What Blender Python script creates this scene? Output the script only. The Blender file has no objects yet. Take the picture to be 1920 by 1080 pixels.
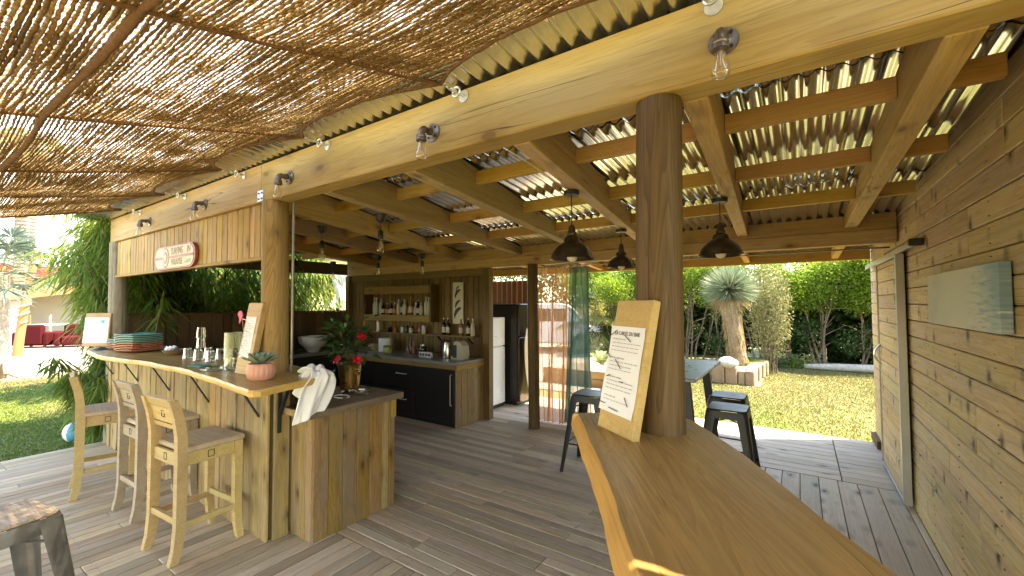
import bpy, bmesh, math, random
import numpy as np
from mathutils import Vector, Matrix

random.seed(7)
rng = np.random.default_rng(7)
S = bpy.context.scene
COL = S.collection
PI = math.pi

# ------------------------------------------------------------------ camera, sky, sun, exposure
cam_d = bpy.data.cameras.new('camera'); cam = bpy.data.objects.new('camera', cam_d); COL.objects.link(cam)
cam.location = (0, 0, 1.65)
cam.rotation_euler = (math.radians(90 + 2.041), 0, 0)
cam.rotation_euler = (Matrix.Rotation(math.radians(34.025), 3, 'Z') @ Matrix.Rotation(math.radians(92.041), 3, 'X') @ Matrix.Rotation(math.radians(-0.216), 3, 'Z')).to_euler()
cam_d.sensor_width = 36.0; cam_d.lens = 798.6 / 1920 * 36
cam_d.clip_start = 0.02; cam_d.clip_end = 600
S.camera = cam

SUN_DIR = Vector((0.42, 0.27, 0.866)).normalized()
W = bpy.data.worlds.new('World'); S.world = W; W.use_nodes = True
wn = W.node_tree.nodes; wl = W.node_tree.links
sky = wn.new('ShaderNodeTexSky'); sky.sky_type = 'NISHITA'; sky.sun_disc = False
sky.sun_elevation = math.asin(SUN_DIR.z); sky.sun_rotation = math.atan2(SUN_DIR.x, SUN_DIR.y)
sky.air_density = 1.0; sky.dust_density = 0.3; sky.ozone_density = 1.0
wn['Background'].inputs['Strength'].default_value = 0.15
wl.new(sky.outputs[0], wn['Background'].inputs['Color'])
sd = bpy.data.lights.new('sun', 'SUN'); sd.energy = 3.5; sd.angle = math.radians(0.53); sd.color = (1.0, 0.95, 0.86)
so = bpy.data.objects.new('sun', sd); COL.objects.link(so)
so.rotation_euler = SUN_DIR.to_track_quat('Z', 'Y').to_euler(); so.location = (10, 6, 20)
S.view_settings.view_transform = 'Standard'; S.view_settings.look = 'None'
S.view_settings.exposure = 3.2; S.view_settings.gamma = 1.0
S.view_settings.use_curve_mapping = False
S.view_settings.use_white_balance = True; S.view_settings.white_balance_temperature = 9000; S.view_settings.white_balance_tint = 12
S.cycles.max_bounces = 10; S.cycles.diffuse_bounces = 5; S.cycles.glossy_bounces = 4
S.cycles.transmission_bounces = 6; S.cycles.transparent_max_bounces = 12
S.cycles.caustics_reflective = False; S.cycles.caustics_refractive = False
S.cycles.sample_clamp_indirect = 6.0
S.cycles.use_denoising = True

# ------------------------------------------------------------------ node helpers
class NT:
    def __init__(self, name):
        self.m = bpy.data.materials.new(name); self.m.use_nodes = True
        self.n = self.m.node_tree.nodes; self.l = self.m.node_tree.links
        self.b = self.n['Principled BSDF']; self.out = self.n['Material Output']
    def node(self, t, **kw):
        o = self.n.new(t)
        for k, v in kw.items(): setattr(o, k, v)
        return o
    def link(self, a, b): self.l.new(a, b)
    def val(self, sock, v):
        if hasattr(v, 'is_linked') or hasattr(v, 'links'): self.l.new(v, sock)
        else: sock.default_value = v
    def math(self, op, a, b=None, clamp=False):
        o = self.node('ShaderNodeMath', operation=op); o.use_clamp = clamp
        self.val(o.inputs[0], a)
        if b is not None: self.val(o.inputs[1], b)
        return o.outputs[0]
    def mix(self, f, a, b, blend='MIX'):
        o = self.node('ShaderNodeMix', data_type='RGBA', blend_type=blend)
        self.val(o.inputs[0], f); self.val(o.inputs[6], a); self.val(o.inputs[7], b)
        return o.outputs[2]
    def coords(self, kind='Object', scale=(1, 1, 1), rnd=True):
        tc = self.node('ShaderNodeTexCoord')
        mp = self.node('ShaderNodeMapping'); mp.inputs['Scale'].default_value = scale
        self.link(tc.outputs[kind], mp.inputs['Vector'])
        if rnd:
            oi = self.node('ShaderNodeObjectInfo')
            r = self.math('MULTIPLY', oi.outputs['Random'], 57.0)
            cx = self.node('ShaderNodeCombineXYZ')
            self.link(r, cx.inputs[0]); self.link(r, cx.inputs[1]); self.link(r, cx.inputs[2])
            self.link(cx.outputs[0], mp.inputs['Location'])
        return mp.outputs[0]
    def noise(self, vec, scale=1.0, detail=4.0, rough=0.6, dist=0.0):
        o = self.node('ShaderNodeTexNoise'); self.link(vec, o.inputs['Vector'])
        o.inputs['Scale'].default_value = scale; o.inputs['Detail'].default_value = detail
        o.inputs['Roughness'].default_value = rough; o.inputs['Distortion'].default_value = dist
        return o.outputs['Fac']
    def ramp(self, f, stops):
        o = self.node('ShaderNodeValToRGB'); e = o.color_ramp.elements
        while len(e) < len(stops): e.new(0.5)
        for i, (p, c) in enumerate(stops):
            e[i].position = p; e[i].color = (c[0], c[1], c[2], 1) if len(c) == 3 else c
        self.link(f, o.inputs[0]); return o.outputs[0]
    def rmap(self, f, a, b, c=0.0, d=1.0):
        o = self.node('ShaderNodeMapRange'); self.link(f, o.inputs[0])
        for i, v in enumerate((a, b, c, d)): o.inputs[1 + i].default_value = v
        return o.outputs[0]
    def bump(self, h, strength=0.2, dist=0.01):
        o = self.node('ShaderNodeBump'); o.inputs['Strength'].default_value = strength
        o.inputs['Distance'].default_value = dist; self.link(h, o.inputs['Height'])
        self.link(o.outputs[0], self.b.inputs['Normal'])

ORD = ['first', 'second', 'third', 'fourth', 'fifth', 'sixth', 'seventh', 'eighth', 'ninth', 'tenth', 'eleventh', 'twelfth', 'thirteenth', 'fourteenth', 'fifteenth', 'sixteenth', 'seventeenth', 'last']
def c4(c): return (c[0], c[1], c[2], 1.0)

def mat_plain(name, col, rough=0.5, metal=0.0, var=0.08, nscale=6.0, bump=0.0, spec=0.5):
    t = NT(name); v = t.coords('Object', (1, 1, 1))
    n = t.noise(v, nscale, 4)
    lo = tuple(max(0, x * (1 - var)) for x in col); hi = tuple(x * (1 + var) for x in col)
    t.link(t.ramp(n, [(0.3, lo), (0.7, hi)]), t.b.inputs['Base Color'])
    t.b.inputs['Metallic'].default_value = metal
    t.link(t.rmap(n, 0.3, 0.7, rough * 0.85, min(1, rough * 1.15)), t.b.inputs['Roughness'])
    t.b.inputs['Specular IOR Level'].default_value = spec
    if bump: t.bump(n, bump, 0.004)
    return t.m

def mat_wood(name, col, col2=None, dark=(0.10, 0.055, 0.02), axis='X', gs=1.0, contrast=0.8, knots=0.5,
             rough=0.6, rv=0.25, bump=0.25, grey=0.0, kscale=1.0, kasp=(4.2, 9.0), crack=0.0, kfrac=0.5, lines=0.6):
    """long grain along the object's own axis; per object shift and tone"""
    t = NT(name)
    def sc(a, b):
        return {'X': (a, b, b), 'Y': (b, a, b), 'Z': (b, b, a)}[axis]
    col2 = col2 or tuple(x * 0.62 for x in col)
    v1 = t.coords('Object', sc(0.55 * gs, 7 * gs)); v2 = t.coords('Object', sc(1.6 * gs, 60 * gs))
    n1 = t.noise(v1, 1.5, 3, 0.55, 0.8)
    bands = t.math('FRACT', t.math('MULTIPLY', n1, 16.0))
    line = t.math('MULTIPLY', t.rmap(bands, 0.35, 1.0, 0.0, 1.0), t.rmap(bands, 1.0, 0.97, 0.0, 1.0), True)
    n2 = t.noise(v2, 1.0, 5, 0.7)
    n5 = t.noise(t.coords('Object', sc(0.5, 11 * gs)), 1.7, 3, 0.6, 0.3)
    f = t.math('ADD', t.math('MULTIPLY', t.rmap(n2, 0.3, 0.72, 0.0, 0.7), 1.0), t.math('MULTIPLY', line, lines))
    f = t.math('ADD', f, t.rmap(n5, 0.45, 0.75, 0.0, 0.5))
    f = t.math('MULTIPLY', f, contrast, True)
    base = t.mix(f, c4(col), c4(col2))
    n6 = t.noise(t.coords('Object', sc(5.0, 150)), 1.0, 2, 0.5)
    base = t.mix(t.rmap(n6, 0.60, 0.70, 0.0, 0.45 * min(1.0, contrast)), base, c4(tuple(x * 0.45 for x in col2)))
    n3 = t.noise(t.coords('Object', sc(0.9, 2.2)), 1.3, 3, 0.6)
    base = t.mix(t.rmap(n3, 0.35, 0.72, 0.0, 0.42), base, c4(tuple(x * 0.58 for x in col)))
    if grey:
        n4 = t.noise(t.coords('Object', sc(0.9, 4)), 2.0, 4, 0.65)
        lum = sum(col) / 3
        base = t.mix(t.rmap(n4, 0.40, 0.68, 0.0, grey), base, (lum * 0.98, lum * 0.93, lum * 0.83, 1))
    if knots:
        nw = t.noise(t.coords('Object', sc(6, 14)), 1.0, 2)
        mp = t.node('ShaderNodeMixRGB') if False else None
        vo = t.node('ShaderNodeTexVoronoi'); t.link(t.coords('Object', sc(kasp[0] * kscale, kasp[1] * kscale)), vo.inputs['Vector']); vo.inputs['Scale'].default_value = 1.0
        dst = t.math('ADD', vo.outputs['Distance'], t.math('MULTIPLY', t.math('SUBTRACT', nw, 0.5), 0.12))
        sx = t.node('ShaderNodeSeparateColor'); t.link(vo.outputs['Color'], sx.inputs[0])
        pick = t.math('LESS_THAN', sx.outputs[0], kfrac)
        k = t.rmap(dst, 0.10, 0.20, 1.0, 0.0)
        hal = t.rmap(dst, 0.15, 0.42, 0.5, 0.0)
        kk = t.math('MULTIPLY', t.math('MULTIPLY', t.math('MAXIMUM', k, hal), pick), knots, True)
        base = t.mix(kk, base, c4(dark))
    if crack:
        nc = t.noise(t.coords('Object', sc(0.38 * gs, 9 * gs)), 1.3, 2, 0.5, 0.2)
        nm = t.noise(t.coords('Object', sc(0.8, 2)), 1.5, 2)
        c = t.math('MULTIPLY', t.rmap(t.math('ABSOLUTE', t.math('SUBTRACT', nc, 0.5)), 0.002, 0.007, 1.0, 0.0), t.rmap(nm, 0.5, 0.58, 0.0, crack), True)
        base = t.mix(c, base, c4(tuple(x * 0.4 for x in dark)))
    oi = t.node('ShaderNodeObjectInfo')
    hs = t.node('ShaderNodeHueSaturation'); t.link(base, hs.inputs['Color'])
    t.link(t.rmap(oi.outputs['Random'], 0, 1, 1 - rv, 1 + rv), hs.inputs['Value'])
    r2 = t.math('FRACT', t.math('MULTIPLY', oi.outputs['Random'], 17.3))
    t.link(t.rmap(r2, 0, 1, 1 - rv * 0.6, 1 + rv * 0.35), hs.inputs['Saturation'])
    t.link(t.rmap(t.math('FRACT', t.math('MULTIPLY', oi.outputs['Random'], 41.7)), 0, 1, 0.488, 0.512), hs.inputs['Hue'])
    t.link(hs.outputs[0], t.b.inputs['Base Color'])
    t.link(t.rmap(n2, 0.3, 0.7, rough - 0.1, min(1, rough + 0.12)), t.b.inputs['Roughness'])
    t.b.inputs['Specular IOR Level'].default_value = 0.35
    t.bump(t.math('SUBTRACT', n2, t.math('MULTIPLY', line, 0.4)), bump, 0.003)
    return t.m

def mat_leaf(name, a, b, trans=0.45, c=None, rough=0.45, patch=0.0):
    t = NT(name)
    ge = t.node('ShaderNodeNewGeometry')
    stops = [(0.0, a), (1.0, b)] if c is None else [(0.0, a), (0.6, b), (1.0, c)]
    col = t.ramp(ge.outputs['Random Per Island'], stops)
    if patch:
        n = t.noise(t.coords('Object', (1, 1, 1), False), patch, 3, 0.6)
        hs = t.node('ShaderNodeHueSaturation'); t.link(col, hs.inputs['Color'])
        t.link(t.rmap(n, 0.35, 0.65, 0.7, 1.25), hs.inputs['Value']); col = hs.outputs[0]
    t.link(col, t.b.inputs['Base Color']); t.b.inputs['Roughness'].default_value = rough
    t.b.inputs['Specular IOR Level'].default_value = 0.4
    tr = t.node('ShaderNodeBsdfTranslucent'); t.link(col, tr.inputs['Color'])
    mx = t.node('ShaderNodeMixShader'); mx.inputs[0].default_value = trans
    t.link(t.b.outputs[0], mx.inputs[1]); t.link(tr.outputs[0], mx.inputs[2]); t.link(mx.outputs[0], t.out.inputs['Surface'])
    return t.m

def mat_glass(name, tint=(1, 1, 1), rough=0.02):
    """thin clear glass: mostly see-through, fresnel shine"""
    t = NT(name)
    tr = t.node('ShaderNodeBsdfTransparent'); tr.inputs[0].default_value = c4(tint)
    gl = t.node('ShaderNodeBsdfGlossy'); gl.inputs['Roughness'].default_value = rough
    lw = t.node('ShaderNodeLayerWeight'); lw.inputs[0].default_value = 0.35
    f = t.rmap(lw.outputs['Facing'], 0.0, 1.0, 0.06, 0.85)
    mx = t.node('ShaderNodeMixShader'); t.link(f, mx.inputs[0])
    t.link(tr.outputs[0], mx.inputs[1]); t.link(gl.outputs[0], mx.inputs[2]); t.link(mx.outputs[0], t.out.inputs['Surface'])
    return t.m

def mat_sheer(name, col, alpha):
    t = NT(name)
    n = t.noise(t.coords('Object', (1, 1, 1), False), 260, 2)
    tr = t.node('ShaderNodeBsdfTransparent'); tr.inputs[0].default_value = (1, 1, 1, 1)
    df = t.node('ShaderNodeBsdfDiffuse'); df.inputs[0].default_value = c4(col)
    tl = t.node('ShaderNodeBsdfTranslucent'); tl.inputs[0].default_value = c4(col)
    m1 = t.node('ShaderNodeMixShader'); m1.inputs[0].default_value = 0.5
    t.link(df.outputs[0], m1.inputs[1]); t.link(tl.outputs[0], m1.inputs[2])
    lw = t.node('ShaderNodeLayerWeight'); lw.inputs[0].default_value = 0.5
    al = t.math('ADD', t.rmap(n, 0.3, 0.7, alpha - 0.06, alpha + 0.06), t.math('MULTIPLY', t.math('POWER', lw.outputs['Facing'], 2.0), 0.75), True)
    mx = t.node('ShaderNodeMixShader'); t.link(al, mx.inputs[0])
    t.link(tr.outputs[0], mx.inputs[1]); t.link(m1.outputs[0], mx.inputs[2]); t.link(mx.outputs[0], t.out.inputs['Surface'])
    return t.m

# ------------------------------------------------------------------ geometry helpers
class MB:
    def __init__(s): s.v = []; s.f = []
    def add(s, vs, fs):
        o = len(s.v); s.v += [tuple(v) for v in vs]; s.f += [tuple(i + o for i in f) for f in fs]; return s
    def box(s, x0, x1, y0, y1, z0, z1, bev=0.0):
        c = Vector(((x0 + x1) / 2, (y0 + y1) / 2, (z0 + z1) / 2))
        return s.obox(c, (Vector((1, 0, 0)), Vector((0, 1, 0)), Vector((0, 0, 1))), (abs(x1 - x0) / 2, abs(y1 - y0) / 2, abs(z1 - z0) / 2), bev)
    def obox(s, c, ax, h, bev=0.0):
        c = Vector(c); ax = [Vector(a) for a in ax]
        if bev <= 0:
            vs = [c + ax[0] * (h[0] * i) + ax[1] * (h[1] * j) + ax[2] * (h[2] * k) for i in (-1, 1) for j in (-1, 1) for k in (-1, 1)]
            return s.add(vs, [(0, 1, 3, 2), (4, 6, 7, 5), (0, 4, 5, 1), (2, 3, 7, 6), (0, 2, 6, 4), (1, 5, 7, 3)])
        bev = min(bev, min(h) * 0.9)
        vs = []; idx = {}
        for i in (-1, 1):
            for j in (-1, 1):
                for k in (-1, 1):
                    for a in range(3):
                        hh = [h[0] - bev, h[1] - bev, h[2] - bev]; hh[a] = h[a]
                        idx[(i, j, k, a)] = len(vs)
                        vs.append(c + ax[0] * (hh[0] * i) + ax[1] * (hh[1] * j) + ax[2] * (hh[2] * k))
        fs = []
        for a in range(3):
            b, d = [(1, 2), (2, 0), (0, 1)][a]
            for sg in (-1, 1):
                q = []
                for (p, r) in ((-1, -1), (1, -1), (1, 1), (-1, 1)):
                    k = [0, 0, 0]; k[a] = sg; k[b] = p; k[d] = r; q.append(idx[(k[0], k[1], k[2], a)])
                fs.append(tuple(q) if sg > 0 else tuple(reversed(q)))
        for a in range(3):
            b, d = [(1, 2), (2, 0), (0, 1)][a]
            for p in (-1, 1):
                for r in (-1, 1):
                    k0 = [0, 0, 0]; k0[a] = -1; k0[b] = p; k0[d] = r
                    k1 = list(k0); k1[a] = 1
                    q = (idx[(*k0, b)], idx[(*k1, b)], idx[(*k1, d)], idx[(*k0, d)])
                    fs.append(q if p * r < 0 else tuple(reversed(q)))
        for i in (-1, 1):
            for j in (-1, 1):
                for k in (-1, 1):
                    q = (idx[(i, j, k, 0)], idx[(i, j, k, 1)], idx[(i, j, k, 2)])
                    fs.append(q if i * j * k > 0 else tuple(reversed(q)))
        return s.add(vs, fs)
    def bar(s, p, q, w, t=None, up=(0, 0, 1), bev=0.0):
        p = Vector(p); q = Vector(q); d = q - p; L = d.length; a = d.normalized(); t = t or w
        u = Vector(up); b = a.cross(u)
        if b.length < 1e-4: b = a.cross(Vector((1, 0, 0)))
        b.normalize(); c = a.cross(b).normalized()
        return s.obox((p + q) / 2, (a, b, c), (L / 2, w / 2, t / 2), bev)
    def tube(s, pts, r, n=8, caps=True):
        pts = [Vector(p) for p in pts]; m = len(pts)
        rs = r if isinstance(r, (list, tuple)) else [r] * m
        up = Vector((0, 0, 1)); vs = []; prev = None
        for i, p in enumerate(pts):
            d = (pts[min(i + 1, m - 1)] - pts[max(i - 1, 0)])
            d = d.normalized() if d.length > 1e-9 else Vector((0, 0, 1))
            if prev is None:
                a = d.cross(up)
                if a.length < 0.05: a = d.cross(Vector((1, 0, 0)))
            else: a = prev - d * prev.dot(d)
            if a.length < 1e-6: a = d.orthogonal()
            a.normalize(); prev = a; b = d.cross(a)
            for k in range(n):
                an = 2 * PI * k / n; vs.append(p + (a * math.cos(an) + b * math.sin(an)) * rs[i])
        fs = []
        for i in range(m - 1):
            for k in range(n):
                k2 = (k + 1) % n; fs.append((i * n + k, i * n + k2, (i + 1) * n + k2, (i + 1) * n + k))
        if caps: fs += [tuple(reversed(range(n))), tuple(range((m - 1) * n, m * n))]
        return s.add(vs, fs)
    def lathe(s, prof, n=20, c=(0, 0, 0), cap0=True, cap1=True):
        vs = []; m = len(prof)
        for (r, z) in prof:
            for k in range(n):
                a = 2 * PI * k / n; vs.append((c[0] + r * math.cos(a), c[1] + r * math.sin(a), c[2] + z))
        fs = []
        for i in range(m - 1):
            for k in range(n):
                k2 = (k + 1) % n; fs.append((i * n + k, i * n + k2, (i + 1) * n + k2, (i + 1) * n + k))
        if cap0: fs.append(tuple(reversed(range(n))))
        if cap1: fs.append(tuple(range((m - 1) * n, m * n)))
        return s.add(vs, fs)
    def prism(s, poly, z0, z1):
        n = len(poly); vs = [(p[0], p[1], z0) for p in poly] + [(p[0], p[1], z1) for p in poly]
        fs = [tuple(reversed(range(n))), tuple(range(n, 2 * n))]
        for i in range(n):
            j = (i + 1) % n; fs.append((i, j, n + j, n + i))
        return s.add(vs, fs)
    def grid(s, P):
        R = len(P); Cn = len(P[0]); vs = [p for row in P for p in row]
        fs = [(i * Cn + j, i * Cn + j + 1, (i + 1) * Cn + j + 1, (i + 1) * Cn + j) for i in range(R - 1) for j in range(Cn - 1)]
        return s.add(vs, fs)
    def build(s, name, mat, parent=None, smooth=None, world=True, kind=None, recalc=True):
        me = bpy.data.meshes.new(name)
        off = Vector((0, 0, 0))
        if parent is not None and world:
            p = parent
            while p is not None: off += p.location; p = p.parent
        vs = [(v[0] - off.x, v[1] - off.y, v[2] - off.z) for v in s.v] if off.length else s.v
        me.from_pydata(vs, [], s.f)
        if recalc and len(s.f) < 6000:
            bm = bmesh.new(); bm.from_mesh(me); bmesh.ops.recalc_face_normals(bm, faces=bm.faces); bm.to_mesh(me); bm.free()
        if smooth is not None:
            me.shade_smooth(); me.set_sharp_from_angle(angle=math.radians(smooth))
        me.materials.append(mat)
        return link(name, me, parent, kind)

def link(name, me, parent=None, kind=None):
    o = bpy.data.objects.new(name, me); COL.objects.link(o)
    if parent is not None: o.parent = parent
    if kind: o['kind'] = kind
    return o

def tag(o, label=None, cat=None, group=None, kind=None):
    if label: o['label'] = label
    if cat: o['category'] = cat
    if group: o['group'] = group
    if kind: o['kind'] = kind
    return o

def thing(name, label, cat, loc=(0, 0, 0), rotz=0.0, group=None, kind=None):
    o = bpy.data.objects.new(name, None); COL.objects.link(o); o.empty_display_size = 0.1
    o.location = loc; o.rotation_euler = (0, 0, rotz)
    return tag(o, label, cat, group, kind)

def dup(root, loc, rotz=None, label=None, group=None):
    def cp(o, par):
        c = o.copy(); COL.objects.link(c)
        if par is not None: c.parent = par
        for ch in list(kids.get(o, [])): cp(ch, c)
        return c
    kids = {}
    stack = [root]
    while stack:
        o = stack.pop(); kids[o] = list(o.children); stack += kids[o]
    r = cp(root, None); r.location = loc
    if rotz is not None: r.rotation_euler = (0, 0, rotz)
    if label: r['label'] = label
    if group: r['group'] = group
    return r

AX = {'X': Vector((1, 0, 0)), 'Y': Vector((0, 1, 0)), 'Z': Vector((0, 0, 1)), '-X': Vector((-1, 0, 0)), '-Y': Vector((0, -1, 0)), '-Z': Vector((0, 0, -1))}
PC = {}
def plank(parent, mat, c, L, Wd, T, ax='X', an='Z', bev=0.003, name='plank', jitter=0.0):
    """one board, its own object: length along ax, thickness along an, centre c (world)"""
    L = round(L, 3); key = (L, round(Wd, 4), round(T, 4), bev, mat.name)
    me = PC.get(key)
    if me is None:
        b = MB().obox((0, 0, 0), (AX['X'], AX['Y'], AX['Z']), (L / 2, Wd / 2, T / 2), bev)
        me = bpy.data.meshes.new(name); me.from_pydata(b.v, [], b.f); me.materials.append(mat); PC[key] = me
    o = link(name, me, parent)
    a = AX[ax] if isinstance(ax, str) else Vector(ax).normalized()
    n = AX[an] if isinstance(an, str) else Vector(an).normalized()
    n = (n - a * n.dot(a)).normalized(); b = n.cross(a).normalized()
    c = Vector(c)
    if jitter: c += n * random.uniform(-jitter, jitter)
    p = parent
    while p is not None: c = c - p.location; p = p.parent
    M = Matrix((a, b, n)).transposed().to_4x4(); M.translation = c
    o.matrix_basis = M
    return o

def np_mesh(name, verts, faces, mat, parent=None, kind=None, smooth=False):
    """verts (N,3), faces (M,k) numpy"""
    me = bpy.data.meshes.new(name); k = faces.shape[1]
    me.vertices.add(len(verts)); me.vertices.foreach_set('co', np.ascontiguousarray(verts, dtype=np.float32).ravel())
    me.loops.add(faces.size); me.loops.foreach_set('vertex_index', np.ascontiguousarray(faces, dtype=np.int32).ravel())
    me.polygons.add(len(faces)); me.polygons.foreach_set('loop_start', np.arange(0, faces.size, k, dtype=np.int32))
    if smooth: me.polygons.foreach_set('use_smooth', np.ones(len(faces), dtype=bool))
    me.update(calc_edges=True); me.validate(); me.materials.append(mat)
    return link(name, me, parent, kind)

def leaves(P, D, N, L, Wd, fold=0.0, droop=0.0):
    """kite leaves: base P, direction D, blade normal N, length L, width Wd -> verts, quad faces (two quads with droop)"""
    n = len(P); L = np.broadcast_to(np.asarray(L, dtype=float), (n,))[:, None]; Wd = np.broadcast_to(np.asarray(Wd, dtype=float), (n,))[:, None]
    D = D / np.linalg.norm(D, axis=1, keepdims=True); B = np.cross(D, N); B /= np.linalg.norm(B, axis=1, keepdims=True) + 1e-9
    Z = np.array([[0, 0, 1.0]])
    m1 = P + D * L * 0.35 - Z * droop * L * 0.12; tip = P + D * L - Z * droop * L * 0.9
    V = np.stack([P, m1 + B * Wd * 0.5, tip, m1 - B * Wd * 0.5], 1).reshape(-1, 3)
    F = np.arange(4 * n).reshape(n, 4)
    return V, F

def unit(n): 
    v = rng.normal(size=(n, 3)); return v / np.linalg.norm(v, axis=1, keepdims=True)
# ------------------------------------------------------------------ materials
M = {}
M['beam'] = mat_wood('glulam_timber', (0.50, 0.34, 0.125), (0.37, 0.225, 0.066), dark=(0.17, 0.085, 0.03), gs=0.6, contrast=0.85, knots=0.9, rv=0.05, kscale=0.7, grey=0.12, crack=0.9, kfrac=0.28)
M['rafter'] = mat_wood('rafter_timber', (0.52, 0.335, 0.12), (0.36, 0.21, 0.065), knots=0.8, rv=0.26, contrast=0.85, grey=0.25, crack=0.6, kfrac=0.35)
M['purlin'] = mat_wood('purlin_timber', (0.58, 0.35, 0.10), (0.43, 0.235, 0.055), knots=0.7, rv=0.12, contrast=0.8, kfrac=0.4)
M['barwood'] = mat_wood('bar_cladding', (0.48, 0.335, 0.13), (0.30, 0.19, 0.065), knots=0.95, rv=0.22, contrast=0.95, grey=0.22, kfrac=0.45)
M['blockwood'] = mat_wood('block_cladding', (0.42, 0.26, 0.082), (0.23, 0.13, 0.038), knots=1.0, rv=0.27, contrast=1.0, grey=0.4, kfrac=0.5)
M['fascia'] = mat_wood('fascia_cladding', (0.52, 0.325, 0.11), (0.36, 0.21, 0.06), knots=0.9, rv=0.2, contrast=0.95, kfrac=0.5)
M['deck'] = mat_wood('weathered_decking', (0.62, 0.49, 0.335), (0.43, 0.325, 0.205), dark=(0.10, 0.07, 0.045), knots=0.4, rv=0.26, contrast=1.0, grey=0.4, rough=0.62, bump=0.3, kfrac=0.25)
M['deckwide'] = mat_wood('pale_decking', (0.72, 0.61, 0.465), (0.54, 0.44, 0.315), dark=(0.12, 0.09, 0.06), knots=0.9, rv=0.13, contrast=0.9, grey=0.5, rough=0.62, kfrac=0.35)
M['shed'] = mat_wood('shed_cladding', (0.61, 0.45, 0.23), (0.41, 0.28, 0.12), dark=(0.05, 0.025, 0.01), knots=1.25, rv=0.13, contrast=0.95, kscale=1.0, kasp=(9.0, 6.5), grey=0.3, bump=0.35, kfrac=0.30, crack=0.5)
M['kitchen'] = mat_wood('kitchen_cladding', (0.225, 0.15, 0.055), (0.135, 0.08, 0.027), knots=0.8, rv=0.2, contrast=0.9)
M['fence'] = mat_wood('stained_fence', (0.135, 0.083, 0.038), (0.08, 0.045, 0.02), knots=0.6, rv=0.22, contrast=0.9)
M['weathered'] = mat_wood('weathered_top', (0.20, 0.145, 0.095), (0.115, 0.078, 0.048), knots=0.5, rv=0.15, contrast=1.0, grey=0.4)
M['slab'] = mat_wood('oak_slab', (0.46, 0.315, 0.105), (0.31, 0.20, 0.06), dark=(0.12, 0.06, 0.02), gs=0.75, contrast=1.0, knots=0.5, rough=0.33, rv=0.03, bump=0.06, kscale=0.6, crack=0.5, kfrac=0.12, lines=0.75)
M['sapwood'] = mat_wood('live_edge', (0.66, 0.43, 0.14), (0.48, 0.28, 0.07), gs=0.5, contrast=0.8, knots=0.3, rough=0.4, rv=0.02, kfrac=0.2)
M['stoolwood'] = mat_wood('stool_timber', (0.58, 0.43, 0.20), (0.43, 0.295, 0.12), knots=0.3, rv=0.08, contrast=0.8, gs=1.2, rough=0.55, kfrac=0.2)
M['stoolgrey'] = mat_wood('aged_stool_timber', (0.45, 0.365, 0.25), (0.31, 0.235, 0.15), knots=0.2, rv=0.05, contrast=0.9, gs=1.2, rough=0.65, grey=0.5)
M['log'] = mat_wood('log_post', (0.43, 0.275, 0.09), (0.255, 0.15, 0.045), axis='Z', gs=0.7, contrast=1.0, knots=0.7, rv=0.05, bump=0.5, grey=0.15, crack=0.9, kfrac=0.3, lines=0.9)
M['logdark'] = mat_wood('dark_log_post', (0.155, 0.092, 0.034), (0.075, 0.041, 0.015), axis='Z', gs=0.7, contrast=0.9, knots=1.0, rv=0.03, bump=0.6, kscale=0.8, crack=1.0, kfrac=0.35, lines=0.75)
M['loggrey'] = mat_wood('grey_log_post', (0.33, 0.275, 0.20), (0.20, 0.16, 0.11), axis='Z', gs=0.8, contrast=0.95, knots=0.5, rv=0.03, bump=0.5, crack=0.8)
M['board'] = mat_wood('menu_board_timber', (0.56, 0.375, 0.17), (0.46, 0.28, 0.105), knots=0.2, rv=0.05, contrast=0.8, gs=0.7, rough=0.5)
M['redwood'] = mat_wood('red_stained_wood', (0.28, 0.12, 0.055), (0.19, 0.075, 0.035), knots=0.4, rv=0.18)
M['joint'] = mat_plain('dark_underlay', (0.03, 0.024, 0.018), 0.9)  # near-black for the underlay, carcass, inlays, lamp screws and pot soil
M['black'] = mat_plain('black_steel', (0.022, 0.022, 0.024), 0.45, 0.3)
M['gunmetal'] = mat_plain('gunmetal_paint', (0.055, 0.058, 0.06), 0.4, 0.55, 0.2, 9)
M['bronze'] = mat_plain('aged_bronze', (0.115, 0.095, 0.07), 0.32, 0.9, 0.3, 14)
M['iron'] = mat_plain('pipe_iron', (0.20, 0.165, 0.14), 0.38, 0.85, 0.3, 30)
M['steel'] = mat_plain('bright_steel', (0.62, 0.61, 0.58), 0.25, 1.0, 0.08, 8)
M['galv'] = mat_plain('galvanised_fitting', (0.60, 0.60, 0.58), 0.35, 0.9, 0.15, 20)
M['alu'] = mat_plain('aluminium_profile', (0.42, 0.42, 0.40), 0.4, 0.7, 0.08, 8)
M['paper'] = mat_plain('white_paper', (0.74, 0.78, 0.86), 0.8, 0, 0.02, 5)
M['ink'] = mat_plain('print_ink', (0.06, 0.06, 0.07), 0.8)
M['inkmid'] = mat_plain('title_print', (0.14, 0.14, 0.16), 0.8)
M['inkpale'] = mat_plain('faint_print', (0.36, 0.36, 0.39), 0.8)
M['glass'] = mat_glass('clear_glass', (0.96, 0.98, 0.97))
M['amber'] = mat_glass('amber_glass', (0.98, 0.95, 0.86), 0.02)
M['white'] = mat_plain('white_enamel', (0.72, 0.73, 0.73), 0.25, 0, 0.02, 3)
M['blackgloss'] = mat_plain('black_gloss', (0.016, 0.014, 0.013), 0.35, 0, 0.02, 0.5)
M['handle'] = mat_plain('satin_handle', (0.62, 0.61, 0.58), 0.35, 0.35, 0.05, 8)
M['worktop'] = mat_plain('grey_laminate', (0.23, 0.22, 0.21), 0.32, 0, 0.15, 40)
M['filament'] = mat_plain('lamp_filament', (0.65, 0.42, 0.15), 0.3, 0.8)

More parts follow.
